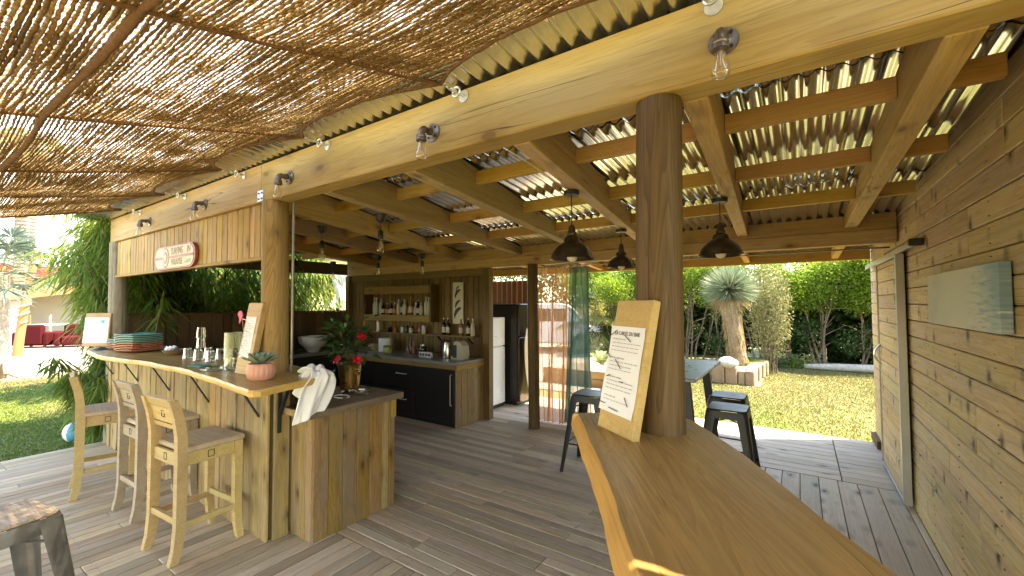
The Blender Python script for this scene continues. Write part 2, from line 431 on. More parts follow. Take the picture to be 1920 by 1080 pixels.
# corrugated sheet: bare galvanised with spangle and rust bloom
def _corr():
    t = NT('corrugated_galvanised')
    v = t.coords('Object', (1, 1, 1))
    vo = t.node('ShaderNodeTexVoronoi'); t.link(v, vo.inputs['Vector']); vo.inputs['Scale'].default_value = 55
    n = t.noise(v, 3.0, 5, 0.65)
    base = t.mix(t.rmap(vo.outputs['Distance'], 0, 0.8, 0, 0.35), (0.66, 0.66, 0.62, 1), (0.50, 0.50, 0.47, 1))
    base = t.mix(t.rmap(n, 0.64, 0.8, 0.0, 0.6), base, (0.36, 0.25, 0.13, 1))
    t.link(base, t.b.inputs['Base Color']); t.b.inputs['Metallic'].default_value = 0.92
    t.link(t.rmap(n, 0.3, 0.75, 0.10, 0.26), t.b.inputs['Roughness'])
    return t.m
M['corr'] = _corr()

# ------------------------------------------------------------------ ground
def _ground():
    t = NT('dry_lawn_soil')
    v = t.coords('Object', (1, 1, 1), False)
    n = t.noise(v, 0.35, 5, 0.6); n2 = t.noise(v, 5.0, 5, 0.7)
    g = t.ramp(n2, [(0.3, (0.07, 0.09, 0.02)), (0.7, (0.13, 0.15, 0.035))])
    d = t.ramp(n2, [(0.3, (0.19, 0.165, 0.07)), (0.7, (0.28, 0.24, 0.11))])
    t.link(t.mix(t.rmap(n, 0.42, 0.62), g, d), t.b.inputs['Base Color']); t.b.inputs['Roughness'].default_value = 0.95
    t.bump(n2, 0.5, 0.02)
    return t.m
M['ground'] = _ground()
gb = MB()
GZ = -0.07
ring = [0, 6, 12, 20, 35, 60, 120, 260]
gb.grid([[(-3 + r * math.cos(a), 6 + r * math.sin(a), GZ) for a in [2 * PI * k / 48 for k in range(49)]] for r in ring])
g = gb.build('ground', M['ground'], None, kind='structure', recalc=False)
tag(g, 'sunny lawn with green and straw yellow patches around the bar', None)

# ------------------------------------------------------------------ deck
deck = thing('deck', 'weathered grey brown plank deck under the bar roof', None, (0, 0, 0), kind='structure'); deck['kind'] = 'structure'
MB().box(-7.0, 1.15, -5.5, 6.58, -0.06, -0.032).build('underlay', M['joint'], deck)
T = 0.025
x = -7.0; k = 0
while x < 1.15:                                    # front field, boards run away from the camera
    ends = [-5.5, -1.5, 1.885]  # unseen stretch behind the camera, added to bounce sunlight onto beam and net
    if random.random() < 0.5: ends.insert(2, round(random.choice([0.35, 0.75, 1.05, 1.3]), 2))
    for a, b in zip(ends, ends[1:]):
        plank(deck, M['deck'], (x + 0.05, (a + b) / 2, -T / 2), b - a - 0.003, 0.092, T, 'Y', 'Z', 0.004, 'board', 0.0015)
    x += 0.1
y = 1.89
while y < 4.98:                                    # inner field, boards run along the bar
    ends = [-7.0]
    while ends[-1] < -2.2: ends.append(ends[-1] + random.choice([1.6, 2.0, 2.4, 2.8]))
    ends = [e for e in ends if e < -1.1] + [-0.47]
    for a, b in zip(ends, ends[1:]):
        plank(deck, M['deck'], ((a + b) / 2, y + 0.0415, -T / 2), b - a - 0.003, 0.0765, T, 'X', 'Z', 0.004, 'board', 0.0015)
    y += 0.083
for i in range(9):                                  # wide pale boards along the shed
    x = -0.46 + 0.1425 * i
    if x > 0.68: break
    w = min(0.137, 0.72 - x)
    plank(deck, M['deckwide'], (x + w / 2, (1.89 + 5.0) / 2, -T / 2), 3.1, w, T, 'Y', 'Z', 0.003, 'board', 0.001)
y = 5.005
while y < 6.5:                                      # rear field
    for a, b in ((-7.0, -4.7), (-4.7, -2.1), (-2.1, 0.285), (0.29, 0.72)):
        plank(deck, M['deckwide'], ((a + b) / 2, y + 0.071, -T / 2), b - a - 0.004, 0.137, T, 'X', 'Z', 0.003, 'board', 0.001)
    y += 0.143
MB().box(-7.03, -7.003, -5.5, 1.9, -0.14, -0.002, 0.003).build('edge_board', M['deck'], deck)

# screw heads sunk in the boards, one part for all of them
sb = MB()
def screw(x, y, r=0.0042):
    o = len(sb.v); sb.v += [(x + r * math.cos(a), y + r * math.sin(a), 0.0017) for a in [k * PI / 3 for k in range(6)]]; sb.f.append(tuple(o + k for k in range(6)))
k = 0
x = -7.0
while x < 0.7:
    for yy_ in (-.2, .3, .8, 1.3, 1.83):
        for dx in (.025, .075): screw(x + dx + random.uniform(-.004, .004), yy_ + random.uniform(-.006, .006))
    x += .1
y = 1.89
while y < 4.98:
    for i in range(9):
        for dy in (.02, .06): screw(-4.6 + .5 * i + random.uniform(-.006, .006), y + dy + random.uniform(-.003, .003))
    y += .083
for i in range(8):
    for yy_ in (1.95, 2.45, 2.95, 3.45, 3.95, 4.45, 4.93):
        for dx in (.03, .105): screw(-.46 + .1425 * i + dx, yy_ + random.uniform(-.006, .006), .005)
sb.build('screws', M['iron'], deck, kind='stuff', recalc=False)

# ------------------------------------------------------------------ pavilion frame and roof
pav = thing('bar_pavilion', 'timber bar pavilion with log posts and a corrugated metal roof', 'pavilion', (-3.2, 3.2, 0))
def zroof(y): return 2.708 - 0.082 * (y - 1.56)
for a, b in ((-7.02, -3.302), (-3.298, 1.6)):
    plank(pav, M['beam'], ((a + b) / 2, 1.625, 2.552), b - a, 0.284, 0.13, 'X', 'Y', 0.006, 'front_beam')
plank(pav, M['rafter'], ((-7.05 + 0.71) / 2, 4.94, 2.2275), 7.76, 0.125, 0.10, 'X', 'Y', 0.004, 'back_beam')
plank(pav, M['rafter'], ((-7.05 + 0.71) / 2, 4.943, 2.362), 7.76, 0.14, 0.10, 'X', 'Y', 0.004, 'back_beam')
plank(pav, M['purlin'], ((-5.2 + 0.71) / 2, 6.62, 2.235), 5.91, 0.15, 0.05, 'X', 'Y', 0.003, 'rear_beam')
plank(pav, M['fence'], (-6.98, 3.28, 2.28), 3.1, 0.2, 0.07, 'Y', 'X', 0.004, 'side_beam')
RF = [(0.41, 0.395), (-0.31, -0.465), (-1.09, -1.455), (-1.865, -2.27), (-2.68, -3.18), (-3.45, -4.27), (-4.1, -5.2), (-5.1, -6.2)]
for x0, x1 in RF:
    p = Vector((x0, 1.70, 2.50)); q = Vector((x1, 4.88, 2.365)); d = (q - p)
    b = MB()
    n = Vector((d.y, -d.x, 0)).normalized() * 0.046
    vs = []
    for (pt, zb, zt) in ((p, 2.412, zroof(1.70) - 0.02), (q, 2.312, zroof(4.88) - 0.02)):
        for s_ in (-1, 1):
            vs += [(pt.x + n.x * s_, pt.y + n.y * s_, zb), (pt.x + n.x * s_, pt.y + n.y * s_, zt)]
    me_o = Vector(((x0 + x1) / 2, 3.29, 2.45))
    a = Vector((d.x, d.y, 0)).normalized(); R3 = Matrix((a, Vector((-a.y, a.x, 0)), Vector((0, 0, 1)))).transposed()
    lv = [R3.inverted() @ (Vector(v) - me_o) for v in vs]
    b.add(lv, [(0, 1, 3, 2), (4, 6, 7, 5), (0, 4, 5, 1), (2, 3, 7, 6), (0, 2, 6, 4), (1, 5, 7, 3)])
    o = b.build('rafter', M['rafter'], pav, world=False)
    bm = bmesh.new(); bm.from_mesh(o.data); bmesh.ops.bevel(bm, geom=list(bm.edges), offset=0.004, segments=1, affect='EDGES'); bm.to_mesh(o.data); bm.free()
    mm = R3.to_4x4(); mm.translation = me_o - pav.location; o.matrix_basis = mm
for x in (0.40, -0.55, -1.6, -2.65, -3.7):
    p = Vector((x, 5.0, 2.345)); q = Vector((x - 0.03, 6.59, 2.235))
    plank(pav, M['purlin'], (p + q) / 2, (q - p).length, 0.07, 0.10, q - p, 'Z', 0.003, 'rear_rafter')
def raf_x(i, y): 
    x0, x1 = RF[i]; return x0 + (x1 - x0) * (y - 1.70) / 3.18
for y, zb in ((2.36, 2.505), (3.14, 2.452), (3.93, 2.397)):
    xs = [0.72] + [raf_x(i, y) for i in range(len(RF))] + [-6.95]
    for a, b in zip(xs, xs[1:]):
        h = 0.092
        plank(pav, M['purlin'], ((a + b) / 2, y + 0.02, zb + h / 2 + random.uniform(-.004, .004)), abs(a - b) - 0.094, h, 0.045, 'X', 'Y', 0.003, 'purlin')
# roof sheets: each its own object
def sheet_mesh(L, n_rib=11, pitch=0.08, amp=0.0115):
    cols = n_rib * 8; P = []
    for y in (0.0, L * 0.33, L * 0.66, L):
        P.append([((c / 8) * pitch, y, amp * math.cos(2 * PI * c / 8)) for c in range(cols + 1)])
    b = MB().grid(P); me = bpy.data.meshes.new('roof_sheet'); me.from_pydata(b.v, [], b.f); me.shade_smooth(); me.materials.append(M['corr']); return me
courses = [(1.27, 2.33), (2.26, 3.11), (3.04, 3.90), (3.83, 5.15), (5.05, 6.66)]
for ci, (a, b) in enumerate(courses):
    me = sheet_mesh(b - a)
    x = -7.35; k = 0
    while x < 3.6:
        o = link('roof_sheet', me, pav)
        tilt = math.atan(-0.082)
        o.location = Vector((x, a, zroof(a) + 0.004 - 0.0075 * 0 - (0.006 if ci % 2 else 0.0) + (0.003 if k % 2 else 0))) - pav.location
        o.rotation_euler = (tilt + random.uniform(-0.002, 0.002), random.uniform(-0.003, 0.003), 0)
        x += 0.08 * 10; k += 1
# posts
def logpost(x, y, r0, r1, z0, z1, mat, name='post', seed=0, crack=True):
    rr = random.Random(seed); b = MB(); n = 56; P = []
    zs = [z0 + (z1 - z0) * i / 24 for i in range(25)]
    ph = [rr.uniform(0, 6.28) for _ in range(6)]
    cr = [rr.uniform(0, 6.28) for _ in range(5)] if crack else []
    for z in zs:
        t_ = (z - z0) / (z1 - z0); row = []
        cx = x + 0.006 * math.sin(2.1 * z + ph[0]); cy = y + 0.006 * math.sin(1.7 * z + ph[1])
        for k in range(n):
            a = 2 * PI * k / n; r = r0 + (r1 - r0) * t_
            r *= 1 + 0.012 * math.sin(3 * a + ph[2] + z) + 0.01 * math.sin(5 * a + ph[3] - 1.3 * z)
            for c in cr:
                dd = abs((a - c - 0.15 * math.sin(1.1 * z + c) + PI) % (2 * PI) - PI)
                if dd < 0.10: r -= 0.06 * r0 * (1 - dd / 0.10)
            row.append((cx + r * math.cos(a), cy + r * math.sin(a), z))
        row.append(row[0]); P.append(row)
    b.grid(P); m = n + 1
    b.f.append(tuple(range(24 * m, 24 * m + n))); b.f.append(tuple(reversed(range(n))))
    return b.build(name, mat, pav, smooth=50)
logpost(-6.95, 1.63, 0.095, 0.09, 0, 2.41, M['loggrey'], seed=1)
logpost(-3.225, 1.635, 0.095, 0.09, 0, 2.41, M['log'], seed=2)
logpost(-0.43, 1.635, 0.090, 0.083, 0, 2.41, M['logdark'], seed=3)
logpost(-2.95, 4.87, 0.075, 0.07, 0, 2.17, M['logdark'], seed=4)
plank(pav, M['kitchen'], (-3.73, 4.90, 1.08), 2.16, 0.10, 0.12, 'Z', 'X', 0.004, 'post')
plank(pav, M['kitchen'], (-6.98, 4.90, 1.08), 2.16, 0.10, 0.10, 'Z', 'X', 0.004, 'post')
MB().box(-3.128, -3.112, 1.70, 1.716, 0.9, 2.41, 0.003).build('conduit', M['alu'], pav)
b = MB().box(-3.345, -3.262, 1.555, 1.5592, 2.412, 2.495, 0.001).build('beam_plate', M['galv'], pav)
for dx in (-0.022, 0.022):
    for dz in (-0.02, 0.022):
        MB().tube([(-3.303 + dx, 1.5552, 2.452 + dz), (-3.303 + dx, 1.550, 2.452 + dz)], 0.007, 8).build('screw', M['iron'], b)
# drying cracks in the beam: thin recessed-looking splinters of dark wood
# fascia panel under the beam
fas = plank(pav, M['fascia'], ((-6.85 - 3.32) / 2, 1.60, 1.992), 3.53, 0.05, 0.026, 'X', 'Z', 0.003, 'fascia_panel')
x = -6.83
while x < -3.36:
    w = random.choice([0.088, 0.095, 0.10]); w = min(w, -3.325 - x)
    o = plank(pav, M['fascia'], (x + w / 2, 1.598, 2.206), 0.405, w - 0.006, 0.02, 'Z', '-Y', 0.004, 'fascia_plank', 0.002)
    x += w
# kitchen wall: vertical planks on rails
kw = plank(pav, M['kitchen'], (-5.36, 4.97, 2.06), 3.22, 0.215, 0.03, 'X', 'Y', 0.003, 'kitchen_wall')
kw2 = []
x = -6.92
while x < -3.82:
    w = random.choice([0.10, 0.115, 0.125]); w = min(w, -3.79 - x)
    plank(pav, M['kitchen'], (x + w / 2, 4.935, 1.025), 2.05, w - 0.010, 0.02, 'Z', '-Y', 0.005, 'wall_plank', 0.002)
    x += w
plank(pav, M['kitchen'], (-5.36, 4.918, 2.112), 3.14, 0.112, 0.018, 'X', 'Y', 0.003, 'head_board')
MB().box(-6.93, -3.79, 4.948, 4.954, 0.01, 2.05).build('wall_gap_blocker', M['fence'], pav)  # added dark panel, keeps daylight from showing between the planks
MB().box(-7.03, -7.014, 1.75, 4.87, 0.01, 1.50).build('side_gap_blocker', M['fence'], pav)  # added likewise, blocks light slits in the side planks
# side wall of dark planks behind the bar
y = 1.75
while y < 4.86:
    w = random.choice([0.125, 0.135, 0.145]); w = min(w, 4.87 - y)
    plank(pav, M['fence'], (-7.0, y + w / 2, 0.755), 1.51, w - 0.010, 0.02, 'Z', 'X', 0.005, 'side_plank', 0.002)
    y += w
plank(pav, M['fence'], (-7.0, 3.31, 1.522), 3.12, 0.06, 0.022, 'Y', 'Z', 0.003, 'side_rail')
# rear screen behind the fridges
x = -5.3
while x < -4.12:
    w = 0.115
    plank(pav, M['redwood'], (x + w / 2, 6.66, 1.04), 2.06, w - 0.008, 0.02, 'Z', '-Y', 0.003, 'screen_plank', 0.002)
    x += w

# ------------------------------------------------------------------ shed with sliding door
shed = thing('shed', 'long shed wall of knotty horizontal boards beside the deck', 'shed', (2.1, 3.8, 0))
MB().box(0.745, 3.4, 1.52, 5.68, 0.0, 2.60).build('carcass', M['joint'], shed)
MB().box(1.35, 3.4, 5.69, 6.72, 0.0, 2.50).build('inner_wall', M['fence'], shed)
pz = 0.1255; z = 0.0; i = 0
while z < 2.62:
    ys = [1.5, round(random.choice([2.6, 3.1, 3.6, 4.2]), 2), 5.69]
    h = min(pz, 2.63 - z)
    for a, b in zip(ys, ys[1:]):
        plank(shed, M['shed'], (0.732 + random.uniform(-.0015, .0015), (a + b) / 2, z + h / 2), b - a - 0.002, h - 0.005, 0.024, 'Y', '-X', 0.0055, 'wall_board')
    if z < 2.4:
        plank(shed, M['shed'], (0.732, 6.50, z + h / 2), 0.45, h - 0.005, 0.024, 'Y', '-X', 0.0055, 'wall_board')
        plank(shed, M['shed'], (1.04, 6.735, z + h / 2), 0.62, h - 0.005, 0.024, 'X', 'Y', 0.0055, 'wall_board')
    z += pz; i += 1
nb = MB()
for i in range(20):
    for yy_ in (2.2, 2.8, 3.4, 4.0, 4.5):
        for dz in (.03, .095):
            nb.tube([(0.7215, yy_ + random.uniform(-.01, .01), pz * i + dz), (0.7185, yy_, pz * i + dz)], .0042, 6)
nb.build('nails', M['iron'], shed, kind='stuff', recalc=False)
plank(shed, M['shed'], (0.732, 6.0, 2.22), 0.60, 0.36, 0.024, 'Y', '-X', 0.004, 'door_lintel')
plank(shed, M['fence'], (0.80, 6.27, 1.02), 2.04, 0.10, 0.03, 'Z', 'Y', 0.003, 'jamb')
MB().box(0.68, 0.742, 6.28, 6.76, 0.0, 0.09, 0.004).build('plinth', M['fence'], shed)
z = 0.0
while z < 2.62:
    h = min(pz, 2.63 - z); plank(shed, M['shed'], (2.07, 1.508, z + h / 2), 2.65, h - 0.005, 0.02, 'X', '-Y', 0.005, 'wall_board'); z += pz
# door
dr = MB().box(0.690, 0.700, 4.655, 5.72, 0.05, 2.02).build('sliding_door', M['fence'], shed)
z = 0.05
while z < 2.0:
    h = min(0.128, 2.02 - z)
    plank(dr, M['shed'], (0.678, 5.19, z + h / 2), 1.05, h - 0.005, 0.02, 'Y', '-X', 0.005, 'door_board')
    z += 0.128
MB().box(0.650, 0.704, 4.60, 4.655, 0.03, 2.04, 0.003).build('frame', M['alu'], dr)
MB().box(0.655, 0.704, 5.722, 5.745, 0.03, 2.04, 0.003).build('frame', M['alu'], dr)
MB().box(0.657, 0.702, 4.656, 5.721, 2.022, 2.045, 0.003).build('frame', M['alu'], dr)
MB().box(0.657, 0.702, 4.656, 5.721, 0.03, 0.049, 0.003).build('frame', M['alu'], dr)
MB().tube([(0.665 - 0.05 * math.sin(PI * t), 5.66, 1.02 + 0.20 * t) for t in [i / 10 for i in range(11)]], 0.008, 8).build('handle', M['steel'], dr, 40)
b = MB().box(0.655, 0.715, 4.02, 6.55, 2.055, 2.078, 0.002); b.box(0.655, 0.665, 4.02, 6.55, 2.035, 2.0555)
b.build('door_rail', M['alu'], shed)
MB().box(0.64, 0.715, 4.0, 4.05, 2.04, 2.09, 0.004).build('rail_stop', M['black'], shed)
M['cabinet'] = mat_wood('lit_cabinet_timber', (0.34, 0.225, 0.08), (0.23, 0.14, 0.045), knots=0.7, rv=0.1)  # lighter kitchen timber: light falling on the fronts put into its colour
# ------------------------------------------------------------------ slabs
def slab(poly, z0, z1, name, mat, parent, slant=None, bev=0.008, world=True, levels=None):
    """live-edge slab: outline pushed in/out per level along its normals"""
    n = len(poly); P = [Vector((p[0], p[1])) for p in poly]
    area = sum(P[i].x * P[(i + 1) % n].y - P[(i + 1) % n].x * P[i].y for i in range(n))
    if area < 0: P.reverse(); slant = list(reversed(slant)) if slant else None
    N = []
    for i in range(n):
        d = (P[(i + 1) % n] - P[i - 1]).normalized(); N.append(Vector((d.y, -d.x)))
    th = z1 - z0
    lv = levels or [(z0, -bev), (z0 + bev, 0.0), (z0 + th * 0.55, 0.0), (z1 - bev, -0.001), (z1, -bev)]
    b = MB(); m = len(lv)
    for (z, o) in lv:
        for i in range(n):
            s_ = (slant[i] if slant else 0.0) * (z - z0) / th
            q = P[i] + N[i] * (o - s_); b.v.append((q.x, q.y, z))
    for l in range(m - 1):
        for i in range(n):
            j = (i + 1) % n; b.f.append((l * n + i, l * n + j, (l + 1) * n + j, (l + 1) * n + i))
    b.f.append(tuple(reversed(range(n)))); b.f.append(tuple(range((m - 1) * n, m * n)))
    o = b.build(name, mat, parent, smooth=38, world=world)
    o.data.materials.append(M['sapwood'])
    for p in o.data.polygons:
        if abs(p.normal.z) < 0.9: p.material_index = 1
    return o

def dense(pts, step, amp, seed, sharp=()):
    rr = random.Random(seed); ph = [rr.uniform(0, 6.28) for _ in range(4)]
    out = []; n = len(pts); s_ = 0
    for i in range(n - 1):
        p, q = Vector(pts[i]), Vector(pts[i + 1]); p0 = Vector(pts[max(0, i - 1)]); q1 = Vector(pts[min(n - 1, i + 2)])
        L = (q - p).length; k = max(1, int(L / step))
        for j in range(k):
            t = j / k
            c = 0.5 * ((2 * p) + (q - p0) * t + (2 * p0 - 5 * p + 4 * q - q1) * t * t + (3 * p - p0 - 3 * q + q1) * t ** 3)
            w = amp * (math.sin(9 * s_ + ph[0]) + 0.6 * math.sin(23 * s_ + ph[1]) + 0.35 * math.sin(51 * s_ + ph[2]))
            d = (q - p).normalized(); c = c + Vector((d.y, -d.x)) * w
            out.append((c.x, c.y)); s_ += L / k
    out.append(tuple(pts[-1])); return out

# ------------------------------------------------------------------ bar counter
bar = thing('bar_counter', 'long bar of upright boards topped by a wavy live-edge slab', 'bar counter', (-4.9, 1.6, 0))
front = dense([(-7.12, 1.52), (-6.64, 1.315), (-5.86, 1.225), (-5.28, 1.245), (-4.9, 1.30), (-4.41, 1.315), (-3.91, 1.32), (-3.3, 1.27), (-2.91, 1.235), (-2.66, 1.20)], 0.035, 0.0045, 3)
poly = front + [(-2.625, 1.215), (-2.61, 1.25), (-2.66, 1.42), (-2.70, 1.62), (-2.72, 1.74), (-2.76, 1.78), (-3.0, 1.84), (-3.4, 1.90), (-5.0, 1.93), (-6.9, 1.92), (-7.1, 1.80)]
slab(poly, 1.108, 1.152, 'counter_top', M['slab'], bar, bev=0.007)
MB().box(-6.72, -3.11, 1.56, 1.86, 0.0, 1.10).build('carcass', M['fence'], bar)
x = -6.70
while x < -3.10:
    w = random.choice([0.085, 0.12, 0.14, 0.145]); w = min(w, -3.09 - x)
    plank(bar, M['barwood'], (x + w / 2, 1.545, 0.553), 1.106, w - 0.008, 0.022, 'Z', '-Y', 0.005, 'bar_plank', 0.006)
    x += w
plank(bar, M['barwood'], (-6.745, 1.56, 0.553), 1.106, 0.07, 0.07, 'Z', '-Y', 0.006, 'corner_post')
plank(bar, M['barwood'], (-3.088, 1.625, 0.545), 1.09, 0.11, 0.022, 'Z', 'X', 0.004, 'end_plank')
def bracket(p, q, up):
    b = MB().bar(p, q, 0.028, 0.008, up, 0.001)
    b.build('bracket', M['black'], bar)
for x in (-6.64, -5.78, -4.90, -4.05, -3.22):
    bracket((x, 1.385, 1.105), (x, 1.533, 0.845), (0, 1, 0.6))
bracket((-3.066, 1.60, 1.10), (-3.068, 1.60, 0.74), (1, 0, 0)); bracket((-2.93, 1.60, 1.106), (-3.066, 1.60, 0.86), (0, 0, 1))

# ------------------------------------------------------------------ low serving counter
blk = thing('serving_counter', 'low block of vertical boards with a dark plank top at the bar end', 'counter', (-2.95, 2.05, 0))
plank(blk, M['kitchen'], (-3.06, 1.965, 0.893), 0.0 + 0.80, 0.295, 0.042, 'Y', 'Z', 0.004, 'top_plank')
plank(blk, M['kitchen'], (-3.06 + 0.215, 2.065, 0.893), 0.80, 0.13, 0.042, 'Y', 'Z', 0.004, 'top_plank') if False else None
PCK = [(-3.30, 0.26), (-3.04, 0.25), (-2.845, 0.135)]
for o in [c for c in blk.children]: bpy.data.objects.remove(o)
for cx, w in PCK: plank(blk, M['weathered'], (cx, 2.05, 0.892), 0.82, w - 0.004, 0.044, 'Y', 'Z', 0.004, 'top_plank')
plank(blk, M['blockwood'], (-3.08, 1.636, 0.890), 0.60, 0.048, 0.02, 'X', '-Y', 0.003, 'edge_board')
plank(blk, M['weathered'], (-2.768, 2.05, 0.890), 0.83, 0.048, 0.02, 'Y', 'X', 0.003, 'edge_board')
MB().box(-3.40, -2.835, 1.72, 2.39, 0.0, 0.868).build('carcass', M['fence'], blk)
for x, w in ((-3.40, .115), (-3.285, .115), (-3.17, .10), (-3.07, .088), (-2.982, .075), (-2.907, .075)):
    plank(blk, M['blockwood'], (x + w / 2, 1.71, 0.434), 0.866, w - 0.004, 0.02, 'Z', '-Y', 0.004, 'block_plank', 0.002)
yy = 1.70
for w in (0.118, 0.118, 0.118, 0.115, 0.118, 0.068, 0.06):
    plank(blk, M['blockwood'], (-2.82, yy + w / 2, 0.434), 0.866, w - 0.004, 0.022, 'Z', 'X', 0.004, 'block_plank', 0.002)
    yy += w
plank(blk, M['blockwood'], (-2.792, 2.385, 0.79), 0.14, 0.045, 0.02, 'Z', 'X', 0.003, 'cleat')

# ------------------------------------------------------------------ kitchen run
kc = thing('kitchen_counter', 'dark fronted kitchen counter with grey worktop along the back wall', 'counter', (-5.3, 4.6, 0))
MB().box(-6.95, -3.765, 4.25, 4.91, 0.828, 0.868, 0.004).build('worktop', M['worktop'], kc)
MB().box(-6.95, -6.36, 1.97, 4.248, 0.828, 0.868, 0.004).build('worktop', M['worktop'], kc)
plank(kc, M['cabinet'], (-5.36, 4.275, 0.794), 3.16, 0.062, 0.02, 'X', '-Y', 0.003, 'front_band')
plank(kc, M['blockwood'], (-3.772, 4.585, 0.794), 0.62, 0.062, 0.02, 'Y', 'X', 0.003, 'side_band')
MB().box(-6.9, -3.81, 4.30, 4.90, 0.0, 0.826).build('carcass', M['blackgloss'], kc)
MB().box(-6.9, -6.40, 1.99, 4.24, 0.0, 0.826).build('carcass', M['blackgloss'], kc)
for x0, x1 in ((-6.38, -5.50), (-5.49, -4.60)):
    for z0, z1 in ((0.40, 0.757), (0.06, 0.392)):
        d = MB().box(x0, x1, 4.278, 4.298, z0, z1, 0.003).build('drawer', M['blackgloss'], kc)
        hx = x0 + 0.66 if x1 > -4.7 else (x0 + x1) / 2
        b = MB().tube([(hx - 0.1, 4.278, z1 - 0.12), (hx - 0.1, 4.25, z1 - 0.12), (hx + 0.1, 4.25, z1 - 0.12), (hx + 0.1, 4.278, z1 - 0.12)], 0.008, 8)
        b.build('handle', M['handle'], d, 40)
d = MB().box(-4.59, -3.825, 4.278, 4.298, 0.06, 0.757, 0.003).build('cabinet_door', M['blackgloss'], kc)
MB().tube([(-3.865, 4.278, 0.29), (-3.865, 4.25, 0.30), (-3.865, 4.25, 0.69), (-3.865, 4.278, 0.70)], 0.007, 8).build('handle', M['handle'], d, 40)
yy = 4.27
for w in (0.11, 0.125, 0.12, 0.105, 0.10, 0.065):
    plank(kc, M['blockwood'], (-3.79, yy + w / 2, 0.382), 0.76, w - 0.004, 0.022, 'Z', 'X', 0.004, 'end_plank', 0.002)
    yy += w

# bottle cabinet and long shelf, both fixed to the wall
cab = thing('bottle_cabinet', 'dark open wall cabinet holding a row of spirit bottles', 'cabinet', (-5.5, 4.85, 1.36))
for (c, L, w, ax, an) in (((-5.52, 4.735, 1.415), 1.58, 0.10, 'X', '-Y'), ((-5.52, 4.735, 1.87), 1.58, 0.12, 'X', '-Y')):
    plank(cab, M['cabinet'], c, L, w, 0.02, ax, an, 0.003, 'front_board')
plank(cab, M['kitchen'], (-5.52, 4.83, 1.455), 1.58, 0.16, 0.02, 'X', 'Z', 0.002, 'shelf')
plank(cab, M['kitchen'], (-5.52, 4.83, 1.94), 1.62, 0.19, 0.02, 'X', 'Z', 0.002, 'top_board')
for x in (-6.325, -4.715): plank(cab, M['fence'], (x, 4.83, 1.645), 0.57, 0.19, 0.022, 'Z', 'X', 0.002, 'side_board')
plank(cab, M['redwood'], (-4.70, 4.80, 1.645), 0.53, 0.15, 0.012, 'Z', 'X', 0.002, 'side_cover') if False else None
shf = plank(None, M['kitchen'], (-5.39, 4.83, 1.165), 3.0, 0.17, 0.022, 'X', 'Z', 0.003, 'long_shelf')
tag(shf, 'long narrow plank shelf under the bottle cabinet on the back wall', 'shelf')
for x in (-4.62, -4.02, -6.3):
    MB().bar((x, 4.91, 1.05), (x, 4.79, 1.15), 0.02, 0.02).build('shelf_bracket', M['black'], shf, world=False).matrix_parent_inverse = shf.matrix_basis.inverted()

# ------------------------------------------------------------------ bottles and small kitchen things
def bottle_mesh(r, h, neck, mat, name='bottle'):
    b = MB(); b.lathe([(r * .9, 0), (r, .008), (r, h * .58), (r * .85, h * .66), (neck, h * .76), (neck, h * .93), (neck * 1.25, h * .94), (neck * 1.25, h * .96)], 14)
    return b
KM = {'clear': mat_plain('clear_spirit', (0.45, 0.46, 0.45), 0.08, 0, 0.1, 20), 'amber': mat_plain('amber_spirit', (0.22, 0.09, 0.02), 0.08, 0, 0.1, 20),
      'green': mat_plain('green_bottle', (0.03, 0.07, 0.03), 0.08), 'dark': mat_plain('dark_bottle', (0.015, 0.012, 0.01), 0.08), 'rose': mat_plain('rose_bottle', (0.30, 0.10, 0.08), 0.1),
      'label': mat_plain('bottle_label', (0.46, 0.44, 0.39), 0.6), 'labelc': mat_plain('orange_label', (0.5, 0.2, 0.05), 0.6), 'cap': mat_plain('bottle_cap', (0.55, 0.55, 0.53), 0.3, 0.5),
      'capdark': mat_plain('dark_cap', (0.03, 0.03, 0.03), 0.3)}
def bottle(loc, kind, r, h, label, lab='label', cap='cap', group='bottles on the back wall'):
    t = thing('bottle', label, 'bottle', loc, random.uniform(0, 6), group)
    bottle_mesh(r, h, r * .36, None).build('body', KM[kind], t, 40, world=False)
    MB().lathe([(r * 1.015, h * .14), (r * 1.015, h * .46)], 14, cap0=False, cap1=False).build('label', KM[lab], t, 60, world=False)
    MB().lathe([(r * .42, h * .93), (r * .42, h)], 10).build('cap', KM[cap], t, 40, world=False)
    return t
LB = {'clear': 'clear spirit bottle with pale label in the wall cabinet row', 'amber': 'amber spirit bottle in the wall cabinet row', 'green': 'green bottle in the wall cabinet row',
      'dark': 'dark bottle with pale label in the wall cabinet row'}
x = -6.16; seq = ['clear', 'clear', 'clear', 'dark', 'amber', 'green', 'dark', 'amber', 'clear', 'dark', 'clear', 'amber', 'amber', 'clear', 'dark', 'clear', 'clear', 'clear']
hs = [.29, .29, .29, .21, .19, .18, .22, .20, .26, .27, .25, .23, .30, .20, .24, .22, .31, .28]
for bi, (k_, h) in enumerate(zip(seq, hs)):
    r = random.uniform(.030, .038)
    bottle((x, 4.83 + random.uniform(-.03, .02), 1.465), k_, r, h, '%s bottle from the left in the wall cabinet row, %s' % (ORD[bi], {'clear': 'clear with pale label', 'amber': 'amber', 'green': 'green glass', 'dark': 'dark glass'}[k_]), 'labelc' if k_ == 'amber' and random.random() < .6 else 'label', 'cap' if random.random() < .6 else 'capdark')
    x += 0.078
for x, k_, lb in ((-4.50, 'dark', 'left of two dark beer bottles beside the wave panel'), (-4.415, 'dark', 'right of two dark beer bottles beside the wave panel'), (-4.16, 'rose', 'pinkish bottle on the long shelf under the wave panel'),
                  (-4.02, 'dark', 'dark bottle near the right end of the long shelf'), (-3.935, 'clear', 'pale bottle at the right end of the long shelf')):
    bottle((x, 4.81, 1.176), k_, .033, .25, lb)
